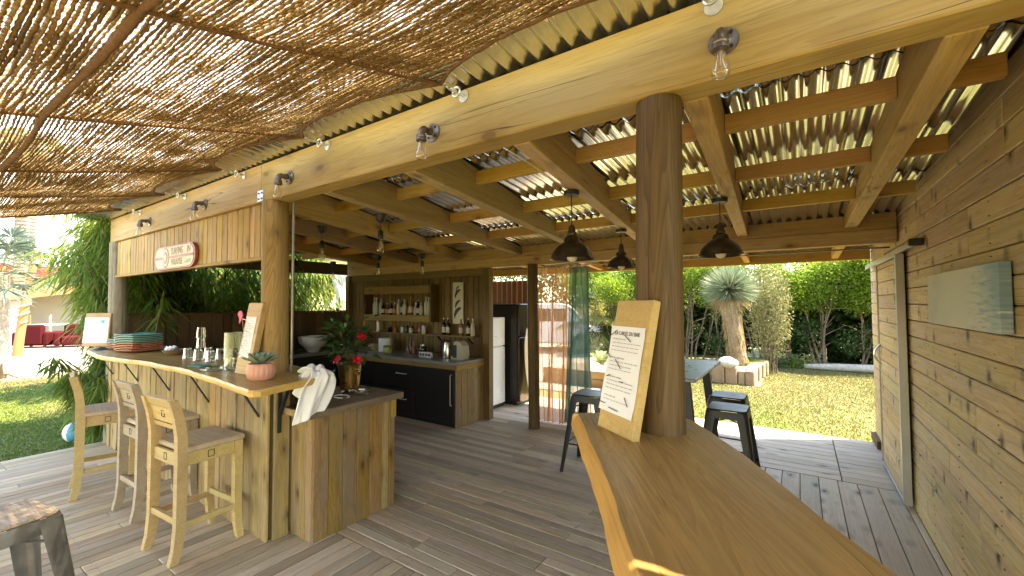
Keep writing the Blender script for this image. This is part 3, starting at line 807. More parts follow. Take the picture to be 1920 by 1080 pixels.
for x, k_, h, lb in ((-5.72, 'dark', .09, 'small dark jar left on the long shelf'), (-5.60, 'amber', .10, 'small amber jar on the long shelf'), (-5.42, 'clear', .11, 'small clear jar mid long shelf'),
                     (-5.33, 'green', .12, 'small green jar mid long shelf'), (-5.22, 'clear', .10, 'small pale jar beside the green jar on the shelf'), (-5.02, 'rose', .12, 'small red jar on the long shelf'), (-4.93, 'clear', .15, 'taller clear jar beside the red jar on the shelf')):
    t = thing('jar', lb, 'jar', (x, 4.81, 1.176), 0, 'jars on the long shelf')
    MB().lathe([(.032, 0), (.036, .01), (.036, h * .75), (.028, h * .85)], 12).build('body', KM[k_], t, 40, world=False)
    MB().lathe([(.03, h * .85), (.03, h)], 12).build('lid', KM['capdark'], t, 40, world=False)
t = thing('spray_can', 'white spray can standing at the left of the long shelf', 'can', (-6.02, 4.80, 1.176))
MB().lathe([(.03, 0), (.032, .01), (.032, .15), (.024, .17)], 14).build('can', M['white'], t, 40, world=False)
MB().lathe([(.022, .17), (.022, .20)], 12).build('nozzle', M['alu'], t, 40, world=False)
t = thing('plate', 'pale plate lying on the left end of the long shelf', 'plate', (-6.5, 4.81, 1.177))
MB().lathe([(.05, 0), (.085, .012), (.088, .012), (.05, .004)], 18).build('dish', M['white'], t, 40, world=False)
t = thing('paper_towel', 'fat white paper towel roll on the grey worktop', 'paper towel', (-5.66, 4.66, 0.869))
b = MB().lathe([(.02, .215), (.105, .215), (.11, .21), (.11, 0.004), (.105, 0), (.02, 0)], 24); b.build('roll', M['paper'], t, 40, world=False)
t = thing('box', 'small tan carton beside the paper towel roll', 'box', (-5.93, 4.62, 0.869))
MB().box(-.08, .08, -.05, .05, 0, .11, .003).build('carton', mat_plain('tan_card', (0.42, 0.33, 0.20), .8), t, world=False); MB().box(-.081, .081, -.012, .012, .03, .1125).build('tape', mat_plain('pack_tape', (0.35, 0.25, 0.13), .4), t, world=False)
t = thing('sponge', 'lime green sponge block in front of the paper towel', 'sponge', (-5.44, 4.52, 0.869))
MB().box(-.07, .07, -.035, .035, 0, .10, .012).build('foam', mat_plain('lime_foam', (0.38, 0.48, 0.14), .9, 0, .15, 60, .4), t, world=False); MB().box(-.07, .07, -.036, .036, .1, .112, .004).build('scourer', mat_plain('green_scourer', (0.07, 0.2, 0.06), .95), t, world=False)
t = thing('bottle_caddy', 'wire caddy of sauce bottles on the worktop', 'caddy', (-5.02, 4.62, 0.869))
b = MB()
for z in (0.0, .05, .10):
    b.tube([(-.1, -.06, z + .004), (.1, -.06, z + .004), (.1, .06, z + .004), (-.1, .06, z + .004), (-.1, -.06, z + .004)], .004, 6)
for x in (-.1, -.05, 0, .05, .1):
    for y in (-.06, .06): b.tube([(x, y, 0), (x, y, .105)], .003, 6)
b.build('basket', M['steel'], t, 40, world=False)
for x, k_, h in ((-.06, 'amber', .18), (0.0, 'dark', .27), (.06, 'rose', .20)):
    bb = MB(); bb.lathe([(.026, .006), (.027, h * .55), (.01, h * .75), (.01, h)], 12, (x, 0, 0)); bb.build('sauce_bottle', KM[k_], t, 40, world=False)
t = thing('jar', 'round dark storage jar on the worktop by the small sign', 'jar', (-4.76, 4.62, 0.869))
MB().lathe([(.05, 0), (.06, .02), (.06, .12), (.05, .14)], 16).build('body', KM['dark'], t, 40, world=False); MB().lathe([(.05, .14), (.05, .165), (.01, .17)], 16).build('lid', M['steel'], t, 40, world=False)
def text_part(body, size, mat, parent, M4, name='lettering', ext=0.0006, align='CENTER', shear=0, sx=1.0):
    cu = bpy.data.curves.new(name, 'FONT'); cu.body = body; cu.size = size; cu.extrude = ext; cu.align_x = align; cu.align_y = 'CENTER'; cu.shear = shear; cu.resolution_u = 2
    tmp = bpy.data.objects.new(name, cu); COL.objects.link(tmp)
    dg = bpy.context.evaluated_depsgraph_get(); dg.update()
    me = bpy.data.meshes.new_from_object(tmp.evaluated_get(dg)); COL.objects.unlink(tmp); bpy.data.objects.remove(tmp); bpy.data.curves.remove(cu)
    me.name = name; me.materials.clear(); me.materials.append(mat)
    if sx != 1.0: me.transform(Matrix.Diagonal((sx, 1, 1, 1)))
    o = link(name, me, parent); o.matrix_basis = M4; return o
def frame4(o, ax, up):
    ax = Vector(ax).normalized(); up = Vector(up).normalized(); n = ax.cross(up).normalized(); up = n.cross(ax)
    m = Matrix((ax, up, n)).transposed().to_4x4(); m.translation = Vector(o); return m
t = thing('word_block', 'white block with black lettering standing on the worktop', 'sign', (-4.53, 4.46, 0.869))
MB().box(-.12, .12, -.02, .02, 0, .075, .003).build('block', M['white'], t, world=False)
for i, dx in enumerate((-.085, -.03, .03, .085)):
    MB().box(dx - .022, dx + .022, -.0215, -.019, .018, .058, .0).build('letter_tile', M['ink'], t, world=False)
t = thing('kettle', 'tall brushed steel kettle with black handle on the worktop', 'kettle', (-4.19, 4.55, 0.869))
MB().lathe([(.072, 0), (.075, .01), (.07, .12), (.055, .22), (.05, .235)], 20).build('jug', M['steel'], t, 40, world=False)
MB().lathe([(.05, .235), (.045, .25), (.012, .256), (.01, .27)], 16).build('lid', M['black'], t, 40, world=False)
MB().tube([(-.05, 0, .22), (-.12, 0, .23), (-.135, 0, .16), (-.12, 0, .06), (-.07, 0, .04)], .012, 8).build('handle', M['black'], t, 40, world=False)
t = thing('coffee_machine', 'dark and beige capsule coffee machine at the worktop end', 'coffee machine', (-3.98, 4.58, 0.869))
prof = [(-.11, 0), (.10, 0), (.115, .08), (.10, .19), (.05, .245), (-.02, .255), (-.05, .24), (-.06, .20), (-.06, .05), (-.11, .04)]
b = MB(); vs = [(p[0], -.07, p[1]) for p in prof] + [(p[0], .07, p[1]) for p in prof]; n = len(prof)
b.add(vs, [tuple(range(n)), tuple(reversed(range(n, 2 * n)))] + [(i, (i + 1) % n, n + (i + 1) % n, n + i) for i in range(n)])
b.build('housing', mat_plain('beige_plastic', (0.40, 0.36, 0.28), .35), t, 30, world=False)
MB().box(-.075, .0, -.074, -.071, .02, .2, .0).build('side_panel', M['blackgloss'], t, world=False); MB().lathe([(.025, .16), (.02, .2)], 12, (-.085, 0, 0)).build('spout', M['black'], t, 40, world=False)
t = thing('mixing_bowl', 'white footed bowl on the worktop by the side wall', 'bowl', (-6.62, 3.98, 0.869))
MB().lathe([(.09, 0), (.09, .02), (.11, .04), (.20, .15), (.225, .25), (.235, .25), (.215, .15), (.12, .055), (.02, .045)], 26).build('bowl', M['white'], t, 50, world=False)
t = thing('grinder', 'black coffee grinder in the dark corner behind the post', 'grinder', (-6.65, 3.45, 0.869))
MB().box(-.13, .13, -.15, .15, 0, .30, .02).build('body', M['blackgloss'], t, world=False); MB().lathe([(.06, .30), (.12, .44), (.125, .46), (.04, .47)], 18).build('hopper', M['black'], t, 40, world=False)

# wave panel
t = thing('wave_panel', 'narrow white wall panel painted with black breaking waves', 'wall art', (-4.295, 4.905, 1.34))
MB().box(-.105, .105, -.012, .004, 0, .63, .002).build('panel', mat_plain('panel_paint', (0.58, 0.58, 0.52), .6), t, world=False)
def stroke(pts, ws):
    b = MB(); L = []; 
    for i, (x, z) in enumerate(pts):
        d = Vector(pts[min(i + 1, len(pts) - 1)]) - Vector(pts[max(0, i - 1)]); d.normalize(); nn = Vector((-d.y, d.x)) * ws[i]
        L.append([(x + nn.x, -.0135, z + nn.y), (x - nn.x, -.0135, z - nn.y)])
    b.grid(L); b.f = b.f; return b
for dz, s_ in ((.08, 1.15), (.24, .8), (.39, .9), (.5, .5)):
    stroke([(-.055 * s_, dz), (-.05 * s_, dz + .05 * s_), (-.02 * s_, dz + .10 * s_), (.03 * s_, dz + .135 * s_), (.065 * s_, dz + .14 * s_)], [.006, .02 * s_, .028 * s_, .02 * s_, .003]).build('wave_stroke', M['ink'], t, world=False)

# fridges
f = thing('white_fridge', 'white two door fridge behind the kitchen end post', 'fridge', (-4.25, 5.42, 0))
MB().box(-.26, .235, -.27, .27, .04, 1.425, .012).build('body', M['white'], f, world=False)
MB().box(.238, .272, -.268, .268, .06, .955, .01).build('lower_door', M['white'], f, world=False)
MB().box(.238, .272, -.268, .268, .97, 1.425, .01).build('upper_door', M['white'], f, world=False)
MB().box(.2735, .275, -.03, .03, 1.12, 1.13).build('badge', M['alu'], f, world=False); MB().box(-.25, .25, -.25, .25, 0, .04).build('base', M['black'], f, world=False)
f = thing('black_fridge', 'tall black glossy fridge beside the white fridge', 'fridge', (-4.1, 6.06, 0))
MB().box(-.3, .30, -.29, .29, .04, 1.64, .012).build('body', M['blackgloss'], f, world=False)
dm = mat_plain('dark_brushed_door', (0.085, 0.07, 0.055), .16, .7, .1, 5)
MB().box(.302, .345, -.288, .288, .06, 1.10, .014).build('lower_door', dm, f, world=False); MB().box(.302, .345, -.288, .288, 1.115, 1.64, .014).build('upper_door', dm, f, world=False)
MB().box(-.28, .28, -.27, .27, 0, .04).build('base', M['black'], f, world=False)
t = thing('surfboard', 'pale thin board leaning against the black fridge', 'board', (-3.60, 5.95, 0))
b = MB(); L = []
for i in range(13):
    u = i / 12; w = .15 * math.sin(PI * min(1, u * 1.02 + .01)) ** .6 + .004
    L.append([(-.10 * u + .014 * math.cos(2 * PI * k / 10) , w * math.sin(2 * PI * k / 10) - .05 * u, 1.25 * u + .0) for k in range(11)])
b.grid(L); b.build('deck', mat_plain('pale_board', (0.55, 0.45, 0.28), .3), t, 60, world=False)
MB().bar((.012, 0, .1), (.05, 0, .14), .006, .05).build('fin', M['black'], t, world=False)

# ------------------------------------------------------------------ wooden bar stools
M['stoolseat'] = mat_wood('worn_stool_seat', (0.53, 0.43, 0.29), (0.40, 0.30, 0.18), knots=0.2, rv=0.1, contrast=0.8, gs=1.2, rough=0.6, grey=0.4)
def make_stool(label, mat):
    t = thing('bar_stool', label, 'bar stool', (0, 0, 0), 0, 'wooden bar stools along the bar')
    w, d = 0.19, 0.17
    # seat with rounded front
    b = MB().box(-.215, .215, -.165, .205, .685, .722, .008); b.build('seat', M['stoolseat'], t, world=False)
    def leg(pts, wx, wy):
        L = []
        for (x, y, z, s_) in pts:
            a, c = wx * s_ / 2, wy * s_ / 2
            L.append([(x - a, y - c, z), (x + a, y - c, z), (x + a, y + c, z), (x - a, y + c, z), (x - a, y - c, z)])
        b = MB().grid(L); m = len(pts); b.f.append((3, 2, 1, 0)); b.f.append(tuple(5 * (m - 1) + k for k in range(4))); return b
    for sx in (-1, 1):
        leg([(sx * w, .190, 0, .95), (sx * w, .175, .09, 1.0), (sx * w, .166, .22, 1.05), (sx * w, .165, .684, 1.1)], .042, .046).build('leg', mat, t, 40, world=False)
        leg([(sx * w, -.212, 0, .95), (sx * w, -.192, .09, 1.0), (sx * w, -.180, .22, 1.08), (sx * w, -.178, .66, 1.15), (sx * w, -.182, .80, 1.1), (sx * w, -.20, .92, 1.05), (sx * w, -.232, 1.035, 1.0)], .044, .052).build('leg', mat, t, 40, world=False)
    # aprons with a small square inlay
    for (x0, x1, y0, y1, nm) in ((-.168, .168, .15, .172, 'f'), (-.166, .166, -.19, -.168, 'r'), (-.2, -.178, -.155, .14, 's'), (.178, .2, -.155, .14, 's')):
        a = MB().box(x0, x1, y0, y1, .60, .684, .003).build('apron', mat, t, world=False)
        cx, cy = (x0 + x1) / 2, (y0 + y1) / 2
        bb = MB()
        if nm in 'fr':
            yo = y1 + .001 if nm == 'f' else y0 - .001
            for (dx0, dx1, z0, z1) in ((-.02, .02, .664, .668), (-.02, .02, .622, .626), (-.02, -.016, .626, .664), (.016, .02, .626, .664)): bb.box(cx + dx0, cx + dx1, yo - .001, yo + .001, z0, z1)
        else:
            xo = x1 + .001 if cx > 0 else x0 - .001
            for (dy0, dy1, z0, z1) in ((-.02, .02, .664, .668), (-.02, .02, .622, .626), (-.02, -.016, .626, .664), (.016, .02, .626, .664)): bb.box(xo - .001, xo + .001, cy + dy0, cy + dy1, z0, z1)
        bb.build('inlay', M['joint'], a, world=False)
    for (x0, x1, y0, y1, z0) in ((-.17, .17, .152, .176, .235), (-.17, .17, -.2, -.172, .235), (-.2, -.176, -.16, .15, .205), (.176, .2, -.16, .15, .205)):
        MB().box(x0, x1, y0, y1, z0, z0 + .04, .003).build('stretcher', mat, t, world=False)
    MB().bar((0, -.178, .835), (0, -.186, .865), .335, .022, (0, 1, 0)).build('back_rail', mat, t, world=False)
    p = MB().bar((0, -.188, .872), (0, -.212, .975), .335, .014, (0, 1, 0)).build('back_panel', mat, t, world=False)
    MB().bar((0, -.214, .982), (0, -.234, 1.04), .40, .028, (0, 1, 0), .004).build('top_rail', mat, t, world=False)
    bb = MB()
    for (dx0, dx1, z0, z1) in ((-.02, .02, .945, .949), (-.02, .02, .903, .907), (-.02, -.016, .907, .95), (.016, .02, .907, .945)):
        zc = (z0 + z1) / 2; yc = -.188 - (zc - .872) * .233 - .0085
        bb.box(dx0, dx1, yc - .0012, yc + .0012, z0, z1)
    bb.build('inlay', M['joint'], p, world=False)
    return t
st3 = make_stool('pale new wooden bar stool nearest the camera', M['stoolwood']); st3.location = (-3.53, 1.275, 0); st3.rotation_euler = (0, 0, math.radians(4))
st2 = make_stool('greyed wooden bar stool between the two other wooden stools', M['stoolgrey']); st2.location = (-4.43, 1.325, 0); st2.rotation_euler = (0, 0, math.radians(2))
st1 = dup(st3, (-5.27, 1.19, 0), math.radians(-10), 'pale wooden bar stool farthest left, turned by the lawn')

# ------------------------------------------------------------------ metal stools
def make_metal_stool(label, seatmat, bodymat, h=0.75, group='black metal stools around the high table'):
    t = thing('metal_stool', label, 'stool', (0, 0, 0), 0, group)
    n = 24
    def rrect(s_, r):
        out = []
        for cx, cy, a0 in ((s_ - r, s_ - r, 0), (-s_ + r, s_ - r, PI / 2), (-s_ + r, -s_ + r, PI), (s_ - r, -s_ + r, 1.5 * PI)):
            for k in range(6): a = a0 + k / 5 * PI / 2; out.append((cx + r * math.cos(a), cy + r * math.sin(a)))
        return out
    b = MB(); rings = [(.150, .045, h - .012), (.153, .045, h - .006), (.150, .043, h)]
    vs = []; 
    for s_, r, z in rings: vs += [(x, y, z) for x, y in rrect(s_, r)]
    fs = [(l * n + i, l * n + (i + 1) % n, (l + 1) * n + (i + 1) % n, (l + 1) * n + i) for l in range(2) for i in range(n)] + [tuple(range(2 * n, 3 * n)), tuple(reversed(range(n)))]
    b.add(vs, fs).build('seat', seatmat, t, 40, world=False)
    b = MB(); rings = [(.156, .045, h - .013), (.160, .046, h - .03), (.164, .046, h - .075)]
    vs = []
    for s_, r, z in rings: vs += [(x, y, z) for x, y in rrect(s_, r)]
    b.add(vs, [(l * n + i, l * n + (i + 1) % n, (l + 1) * n + (i + 1) % n, (l + 1) * n + i) for l in range(2) for i in range(n)])
    b.build('skirt', bodymat, t, 40, world=False)
    for sx in (-1, 1):
        for sy in (-1, 1):
            L = []
            for i in range(8):
                u = i / 7; z = (h - .03) * (1 - u); o = .160 + .085 * u; w = .085 - .045 * u
                k = o * sx, o * sy
                L.append([(k[0] - sx * w, k[1], z), (k[0] - sx * .03 * (1 - .5 * u), k[1], z), (k[0] - sx * .008, k[1] - sy * .008, z), (k[0], k[1] - sy * .03 * (1 - .5 * u), z), (k[0], k[1] - sy * w, z)])
            MB().grid(L).build('leg', bodymat, t, 60, world=False)
    b = MB(); zb = .27; o = .160 + .085 * (1 - zb / (h - .03)) - .02
    b.tube([(-o, -o, zb), (o, -o, zb)], .008, 6); b.tube([(-o, o, zb), (o, o, zb)], .008, 6); b.tube([(-o, -o, zb), (-o, o, zb)], .008, 6); b.tube([(o, -o, zb), (o, o, zb)], .008, 6)
    b.build('foot_rail', bodymat, t, 40, world=False)
    b = MB(); zb = h - .13; o = .168
    b.tube([(-o + .02, -o + .02, zb), (0, 0, zb + .03), (o - .02, o - .02, zb)], .006, 6); b.tube([(-o + .02, o - .02, zb), (0, 0, zb + .03), (o - .02, -o + .02, zb)], .006, 6)
    b.build('brace', bodymat, t, 40, world=False)
    return t
ms = make_metal_stool('black metal stool nearer of the pair right of the high table', M['gunmetal'], M['black']); ms.location = (-0.535, 4.13, 0)
dup(ms, (-0.60, 4.66, 0), 0.0, 'black metal stool farther of the pair right of the high table')
dup(ms, (-1.76, 4.02, 0), 0.05, 'black metal stool half hidden behind the leaning menu board')
seatw = mat_wood('worn_elm_seat', (0.36, 0.28, 0.19), (0.22, 0.17, 0.115), gs=1.6, contrast=1.0, knots=0.4, rough=0.45, rv=0.02, grey=0.5)
bs = make_metal_stool('grey metal stool with worn wooden seat in the bottom left corner', seatw, mat_plain('brushed_gunmetal', (0.23, 0.235, 0.235), .38, .85, .35, 7), 0.76, 'grey metal stools by the deck')
bs.location = (-2.80, 0.29, 0); bs.rotation_euler = (0, 0, math.radians(12))

# ------------------------------------------------------------------ high table
t = thing('high_table', 'high table with dark blue grey top behind the log pillar', 'table', (-0.96, 4.2, 0))
MB().box(-1.24, -.685, 3.565, 4.84, 1.022, 1.05, .006).build('table_top', mat_plain('slate_blue_top', (0.17, 0.20, 0.225), .3, 0, .1, 12), t)
for sx, x0, x1 in ((1, -.80, -.70), (-1, -1.12, -1.22)):
    for y0, y1 in ((3.75, 3.70), (4.62, 4.70)):
        MB().bar((x0, y0, 1.02), (x1 - sx * .0, y1, 0), .07, .045, (0, 1, 0), .004).build('leg', M['black'], t)
MB().box(-1.14, -.78, 3.72, 3.76, .985, 1.02).build('cross_rail', M['black'], t); MB().box(-1.14, -.78, 4.62, 4.66, .985, 1.02).build('cross_rail', M['black'], t)

# ------------------------------------------------------------------ live edge slab table round the pillar
sl = thing('slab_table', 'big live-edge oak slab table fixed around the dark log pillar', 'table', (0, 0, 0), math.atan2(-0.863, 0.505))
def uv(u, v): return (u, v)
# local u along the slab (towards the camera right), v across
left = [(-1.875, .165), (-1.86, .130), (-1.70, .134), (-1.50, .139), (-1.25, .1435), (-1.0, .142), (-.868, .139), (-.6, .14), (-.2, .145), (.5, .15)]
right = [(.5, .625), (0, .63), (-.79, .627), (-.97, .628), (-1.09, .636), (-1.31, .642), (-1.59, .635), (-1.78, .618), (-1.84, .58), (-1.87, .48), (-1.885, .32)]
L = dense(left, .03, .0018, 5); R_ = dense(right, .03, .0016, 9)
poly = L + R_
def slant_of(p): return .024 if p[1] < .3 and p[0] > -1.85 else .010
slab(poly, 1.118, 1.18, 'slab', M['slab'], sl, slant=[slant_of(p) for p in poly], bev=.008, world=False)
for (u, v) in ((-.2, .3), (-.2, .52)):
    MB().bar((u, v, 0), (u, v, 1.117), .06, .06, (1, 0, 0), .004).build('leg', M['black'], sl, world=False)
# ------------------------------------------------------------------ wall lamps on the beam
def wall_lamp(x, label):
    t = thing('wall_lamp', label, 'wall lamp', (x, 1.559, 2.523), 0, 'pipe lamps along the front beam')
    b = MB(); L = []
    pr_ = [(.0, 0.0), (.046, 0.0), (.048, -.003), (.047, -.007), (.022, -.009), (.016, -.014)]
    for (r, y) in pr_: L.append([(r * math.cos(2 * PI * k / 20), y, r * math.sin(2 * PI * k / 20)) for k in range(21)])
    b.grid(L).build('flange', M['iron'], t, 40, world=False)
    for k in range(4):
        a = PI / 4 + k * PI / 2; cx, cz = .034 * math.cos(a), .034 * math.sin(a)
        MB().tube([(cx, -.0075, cz), (cx, -.0115, cz)], .0062, 8).build('screw', M['joint'], t, 40, world=False)
    pts = [(0, -.01, 0), (0, -.05, 0)] + [(0, -.05 - .03 * math.sin(a), -.03 + .03 * math.cos(a)) for a in [PI / 2 * i / 6 for i in range(1, 7)]] + [(0, -.08, -.045)]
    b = MB().tube(pts, [.0155] * 2 + [.018] * 6 + [.018], 12); b.tube([(0, -.028, 0), (0, -.042, 0)], .021, 12)
    b.build('elbow', M['iron'], t, 40, world=False)
    b = MB().lathe([(.018, -.035), (.024, -.037), (.026, -.045), (.024, -.05), (.026, -.055), (.026, -.066), (.02, -.068)], 16, (0, -.08, 0)); b.build('socket', M['iron'], t, 35, world=False)
    bl = MB().lathe([(.013, -.064), (.015, -.075), (.017, -.09), (.024, -.115), (.028, -.135), (.0275, -.148), (.02, -.158), (.006, -.162)], 18, (0, -.08, 0)).build('bulb', M['amber'], t, 60, world=False)
    b = MB()
    for k in range(5):
        a = k * 2 * PI / 5; b.tube([(.004 * math.cos(a), -.08 + .004 * math.sin(a), -.075), (.010 * math.cos(a), -.08 + .010 * math.sin(a), -.14)], .0006, 4)
    b.tube([(0, -.08, -.065), (0, -.08, -.115)], .003, 6)
    b.build('filament', M['filament'], bl, None, world=False)
    return t
for x, lb in ((-0.192, 'pipe wall lamp on the beam right of the dark pillar top, nearest the camera'), (-1.538, 'pipe wall lamp on the beam, second nearest the camera'),
              (-2.901, 'pipe wall lamp on the beam just right of the steel joint plate'), (-4.277, 'pipe wall lamp on the beam above the right end of the oval sign'),
              (-5.647, 'pipe wall lamp at the far left end of the beam')):
    wall_lamp(x, lb)

# ------------------------------------------------------------------ pendants
def pendant(x, y, zt, zb, label, R=.135):
    t = thing('pendant_lamp', label, 'pendant lamp', (x, y, zb), 0, 'bronze bell pendants under the rafters'); H = zt - zb
    MB().lathe([(.05, H - .03), (.052, H - .004), (.045, H)], 18).build('ceiling_cup', M['black'], t, 40, world=False)
    MB().tube([(0, 0, H - .03), (0, 0, .215)], .0035, 6).build('cord', M['black'], t, 40, world=False)
    MB().lathe([(.012, .225), (.022, .21), (.024, .175), (.03, .17), (.03, .155), (.022, .15)], 16).build('lamp_holder', M['bronze'], t, 40, world=False)
    s_ = R / .135
    outer = [(.026, .155), (.042, .145), (.050, .125), (.052, .112), (.062, .106), (.090, .085), (.115, .055), (.128, .022), (.135, .006), (.140, 0)]
    inner = [(.137, .002), (.125, .022), (.112, .053), (.088, .08), (.06, .10), (.03, .11)]
    MB().lathe([(r * s_, z) for r, z in outer + inner], 32, cap0=False, cap1=False).build('shade', M['bronze'], t, 35, world=False)
    MB().lathe([(.014, .10), (.02, .08), (.033, .045), (.036, .02), (.030, -.004), (.015, -.016), (.004, -.018)], 18).build('bulb', mat_bulb, t, 60, world=False)
    return t
mat_bulb = mat_plain('milky_bulb', (0.72, 0.66, 0.52), .12)
pendant(-1.225, 2.516, 2.385, 1.935, 'bronze bell pendant left of the pillar, larger of the two seen there', .142)
pendant(-1.38, 3.88, 2.342, 1.98, 'small bronze bell pendant just left of the pillar, farther back')
pendant(-0.44, 3.203, 2.363, 1.968, 'bronze bell pendant right of the dark log pillar', .142)

tag(MB().tube([(-1.175, 1.70, 2.404), (-1.19, 1.95, 2.402), (-1.215, 2.25, 2.390), (-1.225, 2.46, 2.384)], .0045, 6).build('cable', M['white'], None, 60), 'thin pale cable running along the rafter to the larger left bell pendant', 'cable')
def bare_bulb(x, y, zt, L, label):
    t = thing('bare_bulb_pendant', label, 'pendant lamp', (x, y, zt), 0, 'bare bulbs hanging in the bar ceiling')
    MB().lathe([(.02, -.07), (.04, -.05), (.048, -.004), (.04, 0)], 16).build('ceiling_cup', M['black'], t, 40, world=False)
    MB().tube([(0, 0, -.06), (0, 0, -L + .19)], .003, 6).build('cord', M['black'], t, 40, world=False)
    MB().lathe([(.008, -L + .20), (.021, -L + .185), (.022, -L + .125), (.018, -L + .12)], 14).build('socket', M['black'], t, 40, world=False)
    bl = MB().lathe([(.013, -L + .122), (.016, -L + .10), (.028, -L + .05), (.030, -L + .03), (.022, -L + .008), (.006, -L)], 16).build('bulb', M['amber'], t, 60, world=False)
    b = MB()
    for k in range(4):
        a = k * PI / 2; b.tube([(.004 * math.cos(a), .004 * math.sin(a), -L + .11), (.011 * math.cos(a), .011 * math.sin(a), -L + .03)], .0008, 4)
    b.build('filament', M['filament'], bl, None, world=False)
bare_bulb(-3.80, 2.36, 2.40, .34, 'bare bulb pendant nearest the bar post')
bare_bulb(-2.85, 2.29, 2.39, .33, 'bare bulb pendant hanging from the rafter in the middle of the ceiling')
bare_bulb(-5.02, 3.99, 2.34, .30, 'bare bulb pendant before the left part of the kitchen wall')
bare_bulb(-4.25, 4.11, 2.335, .30, 'bare bulb pendant before the middle of the kitchen wall')
bare_bulb(-6.2, 4.05, 2.33, .30, 'bare bulb pendant against the bright garden opening')

# ------------------------------------------------------------------ oval sign
t = thing('oval_sign', 'oval cream and red sign reading SURFING IN PARADISE under the beam', 'sign', (-4.95, 1.575, 2.105))
def stadium(w, h, n=14):
    r = h / 2; return [(w / 2 - r + r * math.cos(a), r * math.sin(a)) for a in [-PI / 2 + PI * i / n for i in range(n + 1)]] + [(-w / 2 + r + r * math.cos(a), r * math.sin(a)) for a in [PI / 2 + PI * i / n for i in range(n + 1)]]
def extr(poly, y0, y1):
    n = len(poly); b = MB()
    return b.add([(p[0], y0, p[1]) for p in poly] + [(p[0], y1, p[1]) for p in poly], [tuple(range(n)), tuple(reversed(range(n, 2 * n)))] + [(i, (i + 1) % n, n + (i + 1) % n, n + i) for i in range(n)])
red = mat_plain('sign_red', (0.36, 0.07, 0.075), .5, 0, .12, 20); cream = mat_plain('sign_cream', (0.62, 0.58, 0.46), .55, 0, .06, 10); teal = mat_plain('sign_teal', (0.10, 0.42, 0.30), .5); signink = mat_plain('sign_lettering', (0.28, 0.14, 0.10), .6)
extr(stadium(1.00, .225), -.022, 0).build('rim', red, t, 30, world=False)
extr(stadium(.94, .195), -.0245, -.0215).build('face', cream, t, 30, world=False)
MB().box(-.47, -.25, -.0265, -.0246, -.012, .012).build('stripe', red, t, world=False); MB().box(-.12, .47, -.0265, -.0246, -.012, .012).build('stripe', red, t, world=False)
for r, y, m_ in ((.098, -.0268, red), (.082, -.0280, cream), (.062, -.0292, red), (.034, -.0304, cream)):
    extr([(-.19 + r * .86 * math.cos(a), r * math.sin(a)) for a in [2 * PI * i / 28 for i in range(28)]], y, y + .0012).build('ring', m_, t, 30, world=False)
fX, fZ = (1, 0, 0), (0, 0, 1)
text_part('SURFING', .098, signink, t, frame4((.09, -.0252, .052), fX, fZ), sx=.74)
text_part('IN', .09, signink, t, frame4((.365, -.0252, .052), fX, fZ), sx=.85)
text_part('PARADISE', .088, signink, t, frame4((.085, -.0252, -.052), fX, fZ), sx=.70)
text_part('Corse', .075, teal, t, frame4((.335, -.0252, -.05), fX, fZ), shear=.25, sx=.85)

# ------------------------------------------------------------------ menu boards
def menu(base, ax, lean, w, L, th, label, sheet=(.02, .98, .12, .82), title=None, nails=(), rows=16, seed=1, logo=False, overhang=0.0):
    """board standing at base (centre of lower front edge), ax along its width, lean: horizontal vector the top leans by"""
    t = thing('menu_board', label, 'menu board', base)
    a = Vector(ax).normalized(); top = Vector(lean) + Vector((0, 0, math.sqrt(max(.01, L * L - Vector(lean).length ** 2)))); u = top.normalized(); n = a.cross(u).normalized()   # n faces out
    def P(s_, v, o): return a * (s_ * w) + u * (v * L) + n * o
    MB().obox(P(0, .5, -th / 2), (a, u, n), (w / 2, L / 2, th / 2), .004).build('board', M['board'], t, world=False)
    if True:
        b = MB(); G = []
        rr = random.Random(seed)
        for i in range(9):
            v = sheet[2] + (sheet[3] - sheet[2]) * i / 8
            G.append([tuple(P(sheet[0] + (sheet[1] - sheet[0]) * j / 6 - .5, v, .0015 + .0012 * math.sin(3 * j / 6 + i * .9) + (.003 if (i in (0, 8) and j in (0, 6)) else 0))) for j in range(7)])
        pg = b.grid(G).build('paper', M['paper'], t, 60, world=False)
    b = MB(); v = sheet[3] - .10; k = 0; o = .0036
    cx = (sheet[0] + sheet[1]) / 2 - .5; hw = (sheet[1] - sheet[0]) / 2
    dv = (sheet[3] - sheet[2] - .16) / rows
    for i in range(rows):
        if i % 5 == 4: v -= dv; continue
        x = cx - hw * .8
        full = hw * 1.6 * (rr.uniform(.4, .55) if i % 5 == 0 else rr.uniform(.75, 1.0))
        e = x + full
        while x < e:
            ww = rr.uniform(.04, .12); b.obox(P(min(x + ww / 2, e), v, o), (a, u, n), (ww * w / 2 * .92, .0013 if i % 5 else .002, .0002)); x += ww + .02
        v -= dv
    pr2 = b.build('print', M['inkpale'], t, world=False); pr2['kind'] = 'stuff'
    if title: text_part(title, .021, M['inkmid'], t, frame4(P(cx, sheet[3] - .055, o), a, u), sx=.85)
    if logo:
        extr([(0, 0)], 0, 0) if False else None
        MB().obox(P(.22, sheet[3] - .12, o), (a, u, n), (.022, .02, .0003)).build('emblem', teal, t, world=False)
    for (s_, v_, an, ln) in nails:
        d = a * math.cos(an) + u * math.sin(an)
        MB().bar(P(s_ - .5, v_, .006) - d * ln * .62, P(s_ - .5, v_, .009) + d * ln * .62, .0022, .0022, n).build('nail', M['ink'], t, world=False)
    return t
